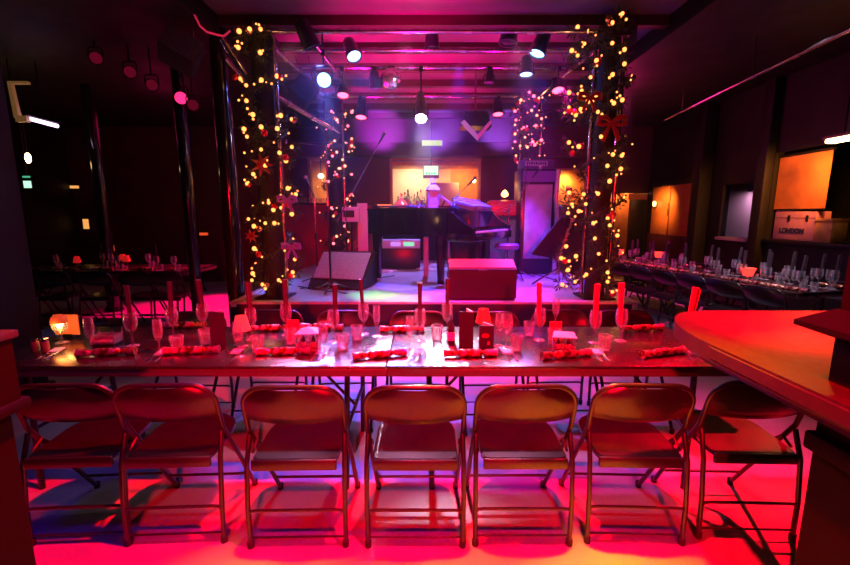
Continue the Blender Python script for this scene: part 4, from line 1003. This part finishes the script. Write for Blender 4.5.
Fq = par('parcan', 361, 117, 7.0, (-1.1, 6.3, .6), .09, .30, 'lens_red', 'red-lensed can light beside the back left garland')
par('parcan', 343, 95, 5.68, (-1.0, 4.8, .8), .075, .14, 'lens_red', 'small red can light under the brightest blue light')
par('parcan', 558, 90, 5.68, (1.7, 4.7, .8), .08, .16, 'lens_red', 'red can light between the two right posts')
par('parcan', 432, 46, 5.12, (.1, 5.6, .3), .08, .22, 'lens_off', 'unlit blue-sheened can light at top centre', bl)
par('parcan', 312, 46, 4.62, (.2, 5.6, .2), .09, .24, 'lens_off', 'unlit dark can light near the upper left of the truss', bl)
par('parcan', 489, 82, 5.68, (.5, 5.6, .2), .055, .16, 'lens_off', 'small unlit can light right of centre', bl)
par('parcan', 375, 88, 5.68, (-.5, 6.0, .2), .07, .2, 'lens_off', 'unlit can light between the blue light and mirror ball', bl)
par('parcan', 508, 42, 5.12, (0.5, 5.0, .2), .10, .22, 'lens_off', 'unlit can light above the right blue lights', bl)
par('house_light', 611, 142, 7.5, (1.0, 4, .8), .09, .16, 'lens_mag', 'magenta-lensed light right of the front right garland', topz=3.62)
par('house_light', 318, 3, 4.9, (-.5, 3.5, 1.0), .06, .1, 'lens_mag', 'small magenta light at the very top left of centre', topz=3.62)
par('house_light', 359, -1, 4.8, (-.5, 3.5, 1.0), .07, .1, 'lens_red', 'small red light cut by the top edge', topz=3.62)
# smoke detector
q = at(430, 19, 5.3); sd = thing('ceiling_detector', 'small round pink-lit detector on the ceiling at top centre', 'detector', (q.x, 5.2, 3.62))
MB().lathe([(.05, -.005), (.055, -.02), (.03, -.045), (0, -.046)], n=18).build('body', mat('detector_shell', (.8, .6, .7), .4), sd)
# mirror ball
c = at(391, 79, 5.7); mbx = thing('mirror_ball', 'small mirror ball hanging from the third truss pipe', 'mirror ball', c)
m = MB(); m.sph((0, 0, 0), .135, 22, 14); mm = m.build('ball', 'mirror', mbx, flat=True)
MB().tube([(0, 0, .13), (0, 0, TZ1-c.z)], .008, 6).build('rod', 'black', mbx); MB().box((0, 0, TZ1-c.z-.03), (.09, .09, .09), bev=.01).build('motor', 'black', mbx)
# hanging projector-like wedge with white trim
c = at(475, 128, 6.3); hw = thing('hanging_projector', 'hanging angular projector with white lower edges at centre right', 'projector', c)
m = MB(); m.hull([(-.22, -.15, .0), (.22, -.15, .0), (.22, .2, .0), (-.22, .2, .0), (-.16, -.12, .20), (.16, -.12, .20), (.16, .2, .2), (-.16, .2, .2)]); m.build('body', 'black', hw)
for s, mm_ in ((-1, mat('pale_trim', (.75, .8, .95), .3)), (1, mat('pink_trim', (.9, .3, .5), .3))):
    w_ = .05 if s < 0 else .02
    m = MB(); m.hull([(s*.22, -.17, .04), (s*(.22-w_), -.17, .08), (s*(.22-w_), -.14, .08), (s*.22, -.14, .04), (0.02, -.17, -.20), (.02-s*.0, -.17, -.12), (.02, -.14, -.12), (.02, -.14, -.20)]); m.build('trim_bar', mm_, hw)
MB().tube([(0, 0, .2), (0, 0, 3.62-c.z)], .010, 6).build('drop_bar', 'steel', hw)
# hanging speakers left and right
def hspk(px, py, D, w, h, rot, label, gm):
    c = at(px, py, D); t = thing('hanging_speaker', label, 'speaker', c)
    R = rotm(*rot)
    MB().box((0, 0, 0), (w, .3, h), rot=R, bev=.015).build('cabinet', 'fabric', t)
    MB().box(R @ Vector((0, -.155, 0)), (w*.93, .012, h*.93), rot=R).build('grille', gm, t)
    MB().tube([R @ Vector((w*.3, 0, h*.45)), (w*.3, 0, 3.62-c.z)], .006, 6).build('hanging_wire', 'steel', t)
    MB().tube([R @ Vector((-w*.3, 0, h*.45)), (-w*.3, 0, 3.62-c.z)], .006, 6).build('hanging_wire', 'steel', t)
    return t
hspk(181, 52, 4.6, .34, .26, (-.35, .5, .4), 'black speaker hung tilted from the ceiling at the upper left', 'grille')
hspk(617, 33, 4.95, .30, .30, (-.3, -.5, -.3), 'black speaker hung behind the top of the right garland', 'grille')
hspk(303, 92, 6.0, .30, .30, (-.2, .7, .3), 'small dark speaker hung beside the left side pipe', 'fabric')
# row of dim red lights in the dark at the left
for i, (px, py, r, lm, w) in enumerate([(181, 98, .075, 'lens_mid', 'the brightest and nearly rightmost'), (193, 105, .065, 'lens_dim', 'the rightmost'), (152, 85, .065, 'lens_dim', 'third from the right'), (130, 72, .065, 'lens_dim', 'fourth from the right'), (96, 58, .065, 'lens_dim', 'the leftmost')]):
    par('parcan', px, py, 5.4-.1*i, (0, 0, 1.5), r, .2, lm, 'round dim red light in the dark upper left, '+w, topz=3.62)
# red cable hanging at upper left
pts = [at(187, 4, 4.35), at(193, 12, 4.38), at(200, 26, 4.42), (at(207, 32, 4.5)), at(218, 35, 4.6), at(224, 36, 4.65), at(230, 31, 4.7)]
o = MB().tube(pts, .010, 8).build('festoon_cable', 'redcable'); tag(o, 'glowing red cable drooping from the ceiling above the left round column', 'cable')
# stay bars left
pipe(at(222, 38, 4.75), at(246, 75, 4.9), 'flat violet bar joining the left round column to the garland post', .03, 'braces at the left post')
pipe(at(222, 55, 4.9), at(245, 80, 5.1), 'second violet bar below, by the left round column', .02, 'braces at the left post')
# hanging rail right
pipe((3.78, 6.94, 3.0), (3.38, 3.3, 3.0), 'long thin rail hanging below the dark ceiling at the right', .018, 'right rail')
for (x, y), w in (((3.72, 6.4), 'farther'), ((3.55, 4.85), 'nearer')):
    o = MB().tube([(x, y, 3.02), (x, y, 3.62)], .008, 6).build('hanging_rod', 'steel'); tag(o, 'thin rod holding the right-hand rail, the %s one' % w, 'rod', 'rail rods')
# left wall details
def ws(px, py, X):   # point seen at (px,py) with world x = X
    a, b, c = ray(px, py); t = X/a; return Vector((X, b*t, CAMH+c*t))
c = at(42, 122, 5.6); t = thing('light_bar', 'short slanting violet-white light bar hanging at the left', 'light', c)
MB().tube([(-.19, 0, .05), (.19, -.0, -.05)], .022, 10).build('tube', emis('violet_tube', (.85, .5, 1), 6), t); MB().tube([(-.2, .02, .09), (.2, .02, -.01)], .02, 8).build('reflector', 'black', t); MB().tube([(0, .02, .03), (0, .02, 3.62-c.z)], .008, 6).build('drop_rod', 'black', t)
c = at(20, 100, 5.5); t = thing('wall_bracket', 'tan bracket shape hanging at the upper left edge', 'bracket', c)
tan = mat('tan_metal', (.55, .32, .14), .5, emit=(.8, .4, .12), es=.12)  # slight emission paints light onto the bracket
MB().hull([(-.11, 0, -.21), (-.05, 0, -.21), (-.05, .05, -.21), (-.11, .05, -.21), (-.13, 0, .22), (-.09, 0, .22), (-.09, .05, .22), (-.13, .05, .22)]).build('upright', tan, t)
MB().box((0, .02, .205), (.24, .05, .03)).build('arm', tan, t); MB().box((-.02, .02, -.22), (.14, .05, .07)).build('arm', tan, t)
MB().tube([(-.11, .02, .2), (-.11, .02, 3.62-c.z)], .006, 6).build('drop_rod', 'black', t)
c = at(28, 158, 6.2); t = thing('pendant_lamp', 'small bare warm lamp at the far left', 'lamp', c)
MB().sph((0, 0, 0), .045, 12, 10, (.8, .8, 1.6)).build('bulb', emis('warm_lamp', (1, .62, .25), 20), t); MB().tube([(0, 0, .07), (0, 0, 3.62-c.z)], .006, 6).build('cord', 'black', t)
point('left_lamp_glow', c+Vector((0, -.15, 0)), (1, .5, .2), 2.2)
c = at(28, 181, 7.6); t = thing('exit_sign', 'small green and white exit sign in the dark at the far left', 'sign', c)
MB().box((0, 0, -.02), (.16, .03, .22)).build('housing', 'black', t); MB().box((0, -.02, -.06), (.13, .01, .12)).build('sign_face', emis('green_sign', (.45, .9, .6), 1.4), t); MB().box((0, -.02, .07), (.13, .01, .03)).build('sign_face', emis('green_dim', (.1, .6, .35), .7), t)
MB().tube([(0, 0, .09), (0, 0, 3.62-c.z)], .008, 6).build('drop_rod', 'black', t)
for px, py, w_, h_, w, es in [(72, 187, .30, .06, 'a narrow amber strip', 1.6), (86, 224, .12, .22, 'an amber upright patch', 1.2), (104, 232, .28, .08, 'an orange-red bar', 1.4), (112, 248, .16, .12, 'a small orange square', 1.6), (203, 234, .22, .06, 'a red bar right of the black columns', 1.3)]:
    c = at(px, py, BW-.03); t = thing('wall_light', 'dim lit fitting on the far back wall, '+w, 'light', c)
    MB().box((0, 0, 0), (w_, .02, h_)).build('diffuser', emis('amber_fitting' if w[0] == 'a' and 'amber' in w else 'orange_fitting', (1, .42, .1) if 'amber' in w else (1, .08, .02), es*.6), t); MB().box((0, .015, 0), (w_+.03, .02, h_+.03)).build('backplate', 'black', t)
# green exit sign over the hatch
c = at(431, 172, 9.2); t = thing('exit_sign', 'white and green lit exit sign hanging in front of the hatch', 'sign', c)
MB().box((0, 0, 0), (.34, .05, .26)).build('housing', 'black', t); MB().box((0, -.03, .03), (.31, .012, .19)).build('sign_face', emis('exit_face', (.8, 1, .65), 1.1), t)
a = MB()
for k in range(4): a.box((-.09+k*.055, -.04, -.035), (.03, .006, .045))
a.build('sign_marks', emis('exit_green', (.05, .8, .3), 1.2), t)
MB().tube([(0, 0, .1), (0, 0, 3.62-c.z)], .01, 6).build('drop_rod', 'black', t)
c = at(432, 143, 9.15); t = thing('light_box', 'pale flat light fitting on the beam above the exit sign', 'light', c); MB().box((0, 0, 0), (.42, .06, .10)).build('diffuser', emis('pale_green_panel', (.9, 1, .5), .8), t); MB().box((0, .04, 0), (.44, .03, .12)).build('tray', 'black', t)
# things in the hatch: pale board, bottles, stacked glasses
c = at(447, 192, 9.95); t = thing('pale_board', 'pale square board in the lit hatch behind the piano', 'board', (c.x, 9.95, 1.7)); MB().box((0, 0, .28), (.55, .03, .55)).build('panel', mat('pale_board_face', (.75, .68, .75), .5), t)
MB().box((0, .05, .005), (.4, .12, .01)).build('foot', 'black', t)
o = MB().b2(-.7, 1.16, BW+.13, BW+.9, 1.60, 1.70).build('hatch_shelf', mat('shelf_wood', (.3, .15, .08), .4)); tag(o, 'wooden shelf inside the lit hatch in the back wall', 'shelf')
for i in range(14):
    x = -.62+i*.075; bottle(Vector((x, 9.85+.08*(i % 3), 1.7)), 'glinting bottle in the lit hatch, %s from the left' % ORD[i], 1.5+.9*((i*5) % 4)/3, ['dimglass', 'glass', 'dimglass'][i % 3]); 
# panels of the right wall: lit copper doors, mauve blind, boxes
t = thing('copper_doors', 'pair of amber-lit panelled doors on the far right wall', 'doors', (WX-.06, 8.6, 0))
for k in range(2): MB().b2(-.02, .02, -.66+k*.67, -.02+k*.67, 1.12, 2.1, bev=.006).build('door_leaf', 'orangeblind', t)
MB().b2(-.03, .03, -.72, .72, 2.1, 2.2).build('lintel', 'black', t); MB().b2(-.03, .03, -.72, .72, 0, 1.12).build('dado', 'wallm', t)
MB().tube([(-.04, 0, 1.5), (-.04, 0, 1.75)], .01, 6).build('handle', 'black', t)
t = thing('roller_blind', 'copper-orange roller blind in the nearer right wall opening', 'blind', (WX+.06, 5.76, 0))
b0, b1_ = 5.35, 6.27
N = 8
MB().b2(-.006, .006, -.36, .42, 1.60, 2.34).build('blind_sheet', 'orangeblind', t)
MB().tube([(0, -.38, 2.34), (0, .42, 2.34)], .022, 12).build('roller', 'black', t); MB().tube([(0, -.36, 1.60), (0, .42, 1.60)], .010, 8).build('bottom_rail', 'black', t)
bxp = thing('storage_case', 'mauve case lettered LONDON on the right wall ledge', 'case', (WX+.16, 5.70, 1.18))
MB().b2(-.10, .10, -.20, .45, 0, .39, bev=.008).build('body', 'purplecase', bxp)
MB().b2(-.104, -.096, -.20, .45, .30, .306).build('lid_line', 'black', bxp)
for k in (-.08, .20): MB().b2(-.112, -.098, k-.015, k+.015, .26, .34).build('latch', 'black', bxp)
cu = bpy.data.curves.new('lettering', 'FONT'); cu.body = 'LONDON'; cu.size = .088; cu.extrude = .003; cu.offset = .006; cu.align_x = 'CENTER'
to = bpy.data.objects.new('lettering', cu); COL.objects.link(to); dg = bpy.context.evaluated_depsgraph_get(); me = bpy.data.meshes.new_from_object(to.evaluated_get(dg)); bpy.data.objects.remove(to)
me.materials.clear(); me.materials.append(M['ink']); lo = bpy.data.objects.new('lettering', me); COL.objects.link(lo); lo.parent = bxp
lo.matrix_local = Matrix.Translation((-.105, .14, .10)) @ Matrix.Rotation(-PI/2, 4, 'Z') @ Matrix.Rotation(PI/2, 4, 'X')
wb = thing('wooden_box', 'orange-lit wooden box beside the lettered case on the ledge', 'box', (WX+.15, 5.37, 1.18))
MB().b2(-.10, .10, -.115, .115, 0, .26, bev=.004).build('body', 'wood', wb); MB().b2(-.11, .11, -.12, .12, .26, .30, bev=.004).build('lid', 'wood', wb)
# warm lamp in the kitchen beyond the near right opening
c = at(838, 152, 5.25); t = thing('wall_lamp', 'bright warm lamp hanging by the near right wall opening', 'lamp', (WX+.35, 5.12, c.z)); 
t.location = (4.78, 5.0, 2.38)
MB().box((0, 0, 0), (.12, .34, .05), bev=.02).build('diffuser', emis('warm_diffuser', (1, .62, .25), 14), t); MB().box((0, 0, .04), (.14, .38, .03)).build('tray', 'black', t)
MB().tube([(0, 0, .05), (0, 0, 3.62-2.38)], .008, 6).build('drop_rod', 'black', t)
point('kitchen_glow', (4.72, 5.05, 2.30), (1, .42, .12), 2, .05)
spot('blind_spot', (4.6, 4.95, 2.30), (5.05, 5.85, 1.85), (1, .30, .05), 200, 75, .8, .04)
t = thing('wall_light', 'small spotlight over the mauve alcove in the right wall', 'light', (WX+.30, 7.0, 1.98)); MB().lathe([(.035, 0), (.045, -.05), (.03, -.08)], n=14).build('shade', 'black', t); MB().lathe([(0, -.045), (.04, -.048), (0, -.052)], n=12).build('bulb', emis('pink_bulb', (1, .75, .8), 14), t)
spot('alcove_spot', (WX+.28, 7.05, 1.90), (WX+.52, 7.3, 1.45), (1, .6, .85), 14, 120, .8, .03)
for i in range(3): bottle(Vector((WX+.45, 4.78+i*.13, 1.18)), 'pale bottle at the near end of the right wall ledge, %s from the camera' % ORD[i], 1.3, 'dimglass')
o = MB().b2(WX+.3, WX+.75, 4.6, 5.2, 0, 1.18).build('kitchen_counter', 'black'); tag(o, 'dark counter beyond the near right wall opening', 'counter')
# passage and servery lamps
point('door_glow', (4.7, BW+.45, 1.95), (1, .35, .1), 14, .05)
spot('copper_glow', (4.5, 8.6, 1.95), (4.95, 8.75, 1.7), (1, .36, .07), 70, 110, .9, .04)
t = thing('wall_sconce', 'small amber wall lamp at the edge of the far right doors', 'lamp', (4.88, 8.95+.1, 1.7)); MB().lathe([(.02, 0), (.035, .03), (.03, .10), (0, .11)], n=12).build('shade', emis('sconce_glass', (1, .55, .18), 6), t); MB().box((.05, 0, .04), (.08, .03, .03)).build('bracket', 'black', t)
t.location.x = 4.86
spot('hatch_glow', (-.3, BW+.2, 2.5), (-.3, BW+.9, 2.1), (1, .78, .40), 60, 130, .9, .08); spot('hatch_glow', (.85, BW+.2, 2.5), (.85, BW+.9, 2.1), (1, .4, .08), 60, 120, .9, .08)
spot('servery_glow', (-2.1, BW+.2, 2.4), (-2.2, BW+.8, 2.1), (1, .6, .3), 40, 120, .9, .08)
spot('lobby_glow', (3.2, BW+.13, 2.4), (3.2, BW+.4, 2.1), (1, .42, .10), 50, 140, .9, .08)
t = thing('hatch_bulb', 'bare amber bulb at the right end of the lit hatch', 'lamp', at(474, 181, 9.4)); MB().sph((0, 0, 0), .035, 10, 8).build('bulb', emis('amber_bulb', (1, .6, .2), 40), t); MB().tube([(0, 0, .03), (0, .2, .03)], .01, 6).build('arm', 'black', t)
t = thing('hatch_light', 'small round green-white light in the back left opening', 'light', at(321, 176, 9.45)); MB().sph((0, 0, 0), .07, 12, 8, (1, .5, .8)).build('globe', emis('green_white', (.7, 1, .8), 2.5), t); MB().tube([(0, 0, .05), (0, 0, 1.55)], .008, 6).build('rod', 'black', t)
# ------------------------------------------------------------------ lamps that light the room
RED = (1, .0, .012); MAG = (1, .0, .28); BLU = (.12, .14, 1); VIO = (.45, .08, 1); ORG = (1, .30, .0)
# red washes hung overhead over the front row
spot('red_wash', (.1, 1.55, 3.3), (.1, 1.60, 0), RED, 1700, 92, .5, .04)
spot('red_wash', (2.75, 3.1, 3.1), (1.5, 1.75, 0), RED, 2200, 36, .6, .05)
spot('red_front', (.2, -2.3, 2.0), (.2, 1.85, .62), RED, 2100, 58, .8, .06)
spot('blue_wash', (.6, .9, 3.3), (.0, 2.3, 0), (.16, .02, 1), 60, 74, .7, .05)
spot('blue_wash', (-1.8, .8, 3.3), (-.9, 2.4, 0), (.10, .02, 1), 50, 60, .7, .05)
for (lx, x, y, w, s) in ((.1, .15, 1.28, 700, 22), (.75, .85, 1.28, 2000, 22), (-.6, -.7, 1.25, 700, 22), (1.9, 1.45, 1.2, 300, 16)):
    spot('amber_wash', (lx, 1.95, 3.2), (x, y, 0), (1, .30, 0), w, s, .9, .05)
spot('magenta_beam', (1.3, 5.6, 3.2), (.9, 3.1, 0), (1, 0, .6), 420, 30, .6, .05)
spot('blue_beam', A[1]+A[2]*.06, (-.5, 3.0, 0), (.16, .08, 1), 900, 34, .6, .05)
# blue from the truss towards the audience
spot('blue_beam', A[1]+A[2]*.05, A[1]+A[2]*4, BLU, 300, 42, .6, .05)
spot('blue_beam', B[1]+B[2]*.05, B[1]+B[2]*4, BLU, 420, 50, .5, .05)
spot('blue_beam', C_[1]+C_[2]*.05, C_[1]+C_[2]*4, VIO, 300, 46, .5, .05)
spot('blue_beam', Dd[1]+Dd[2]*.05, Dd[1]+Dd[2]*4, VIO, 300, 46, .5, .05)
spot('white_beam', E[1]+E[2]*.05, (.02, 2.6, .75), (.5, .25, 1), 110, 40, .6, .04)
# stage pools
spot('stage_blue', (.4, 5.2, 3.3), (.3, 5.75, SZ), (.06, .03, 1), 1700, 40, .25, .04)
spot('stage_blue', (-1.2, 5.12, 3.3), (-1.2, 5.4, SZ), (.14, .18, 1), 900, 42, .4, .04)
spot('stage_magenta', (.5, 4.6, 3.3), (.35, 4.66, SZ), (1, .0, .55), 900, 24, .5, .04)
spot('stage_magenta', (1.4, 4.6, 3.3), (1.55, 4.75, SZ), (1, .0, .5), 800, 30, .5, .04)
spot('stage_green', (-.9, 4.9, 3.3), (-.62, 4.85, SZ), (.15, 1, .1), 520, 15, .9, .04)
spot('stage_amber', (-.4, 4.9, 3.3), (-.35, 4.58, SZ), (1, .75, .25), 480, 20, .9, .04)
spot('stage_violet', (1.5, 5.7, 3.3), (1.4, 6.1, SZ), (.18, .02, 1), 900, 44, .5, .04)
spot('piano_red', (-1.0, 7.0, 3.2), (-.6, 6.4, 1.5), (1, .1, .3), 500, 40, .6, .04)
# magenta up-lights on the ceiling within the truss
for x, y, p in ((-.9, 5.6, 60), (.0, 6.2, 50), (.9, 5.6, 34), (-.2, 4.6, 26), (0.5, 7.6, 34), (-.9, 7.4, 34)):
    spot('ceiling_magenta', (x, y, 2.75), (x, y+.1, 3.62), (1, .0, .26), p*2.4, 115, .6, .1)
spot('wall_violet', (-.9, 8.3, 3.1), (-.95, BW, 3.40), (.5, .06, 1), 420, 60, .9, .1)
spot('wall_violet', (.3, 8.3, 3.1), (.3, BW, 3.40), (.30, .10, 1), 420, 60, .9, .1)
spot('wall_violet', (1.6, 8.3, 3.1), (1.7, BW, 3.40), (.30, .10, 1), 420, 60, .9, .1)
point('purple_fill', (.2, 8.4, 2.4), (.35, .02, .9), 4, .2)  # fill light without a fixture, added to tint the rear wall
spot('speaker_fill', (1.2, 4.9, 3.3), (1.28, 6.5, SZ+.85), (.8, .8, 1), 110, 16, .5, .04)  # added spot without a fixture, whitens the speaker front
for q_, s_ in ((A, 26), (B, 22), (C_, 14), (Dd, 14)): spot('halo_fill', q_[1]+q_[2]*.06+Vector((0, -.04, 0)), q_[1]+q_[2]*.06+Vector((0, -.3, -1)), (.10, .16, 1), s_, 165, .5, .03)  # extra light added at each lens for a halo in the haze
point('halo_fill', E[1]+E[2]*.06+Vector((0, -.04, 0)), (1, .6, 1), 5, .03)
spot('white_beam', E[1]+E[2]*.06, (.08, 2.45, .75), (1, .75, .95), 1500, 13, .7, .08)
spot('blue_beam', A[1]+A[2]*.06, (-.42, 2.5, .75), (.3, .3, 1), 1300, 12, .7, .06)
for x in (-1.3, -.2, .9): spot('table_fill', (x, 4.5, 3.3), (x, 2.5, .8), (1, .32, .6), 230, 30, .9, .05)  # added fill without fixtures, brightens the glassware
spot('back_fill', (.1, 8.3, 3.0), (-.1, 6.8, SZ), (.25, .18, 1), 500, 56, .6, .05)  # added spot from behind, lifts the clutter under the piano
spot('ceiling_magenta', (-.1, 4.45, 2.9), (-.1, 4.5, 3.62), (1, 0, .25), 60, 125, .8, .1)
spot('ball_fill', (.5, 4.9, 2.6), tuple(mbx.location), (1, .6, .9), 60, 22, .5, .04)  # added spot that only brightens the mirror ball
# dim magenta wash over the side areas
point('left_wash', (-4.2, 7.2, 2.9), (1, .02, .18), 5, .3)
spot('left_floor_red', (-2.7, 8.3, 3.2), (-3.5, 6.7, 0), (1, .0, .10), 2200, 50, .6, .05)
point('right_wash', (3.0, 7.0, 3.0), (1, .02, .20), 26, .3)
spot('right_table', (3.3, 3.8, 3.3), (3.9, 4.9, .75), (.9, .7, 1), 420, 44, .8, .05)
spot('right_table', (2.7, 6.0, 3.2), (3.45, 6.6, .75), (1, .03, .3), 700, 60, .8, .05)
spot('bar_red', (1.6, 2.6, 3.3), (1.5, 1.6, 1.05), RED, 50, 50, .8, .06)
spot('bar_amber', (2.6, 3.0, 2.9), (1.42, 1.35, 1.05), (1, .35, .02), 70, 15, .6, .04)
spot('table_red', (-.9, 2.3, 3.3), (-.9, 2.4, .75), RED, 150, 74, .8, .06)
spot('table_red', (1.1, 2.3, 3.3), (1.1, 2.4, .75), RED, 150, 74, .8, .06)
spot('monitor_red', (.6, 3.2, 3.1), (.6, 4.6, .8), RED, 160, 26, .6, .05)
point('tealight_glow', tuple(am.location+Vector((0, -.07, .12))), (1, .25, .05), .6, .03)
W_ = bpy.data.worlds.new('world'); SC.world = W_; W_.use_nodes = True
W_.node_tree.nodes['Background'].inputs[0].default_value = (.5, .05, .2, 1); W_.node_tree.nodes['Background'].inputs[1].default_value = .004
# haze in the stage bay
hz = bpy.data.materials.new('stage_haze'); hz.use_nodes = True; nt = hz.node_tree; nt.nodes.clear()
out = nt.nodes.new('ShaderNodeOutputMaterial'); vs = nt.nodes.new('ShaderNodeVolumeScatter'); vs.inputs['Density'].default_value = .014; vs.inputs['Anisotropy'].default_value = .5
nt.links.new(vs.outputs[0], out.inputs['Volume'])
HAZE = True
if HAZE:
    o = MB().b2(-2.6, 2.8, 4.0, 8.5, .7, 3.6).build('haze', hz); tag(o, 'thin haze hanging in the stage lights', 'haze', kind='stuff')
SC.view_settings.view_transform = 'Standard'; SC.view_settings.look = 'None'; SC.view_settings.gamma = 1; SC.view_settings.exposure = 0
SC.cycles.use_denoising = True; SC.cycles.max_bounces = 8; SC.cycles.transparent_max_bounces = 24; SC.cycles.caustics_reflective = False; SC.cycles.caustics_refractive = False
SC.cycles.sample_clamp_indirect = 6
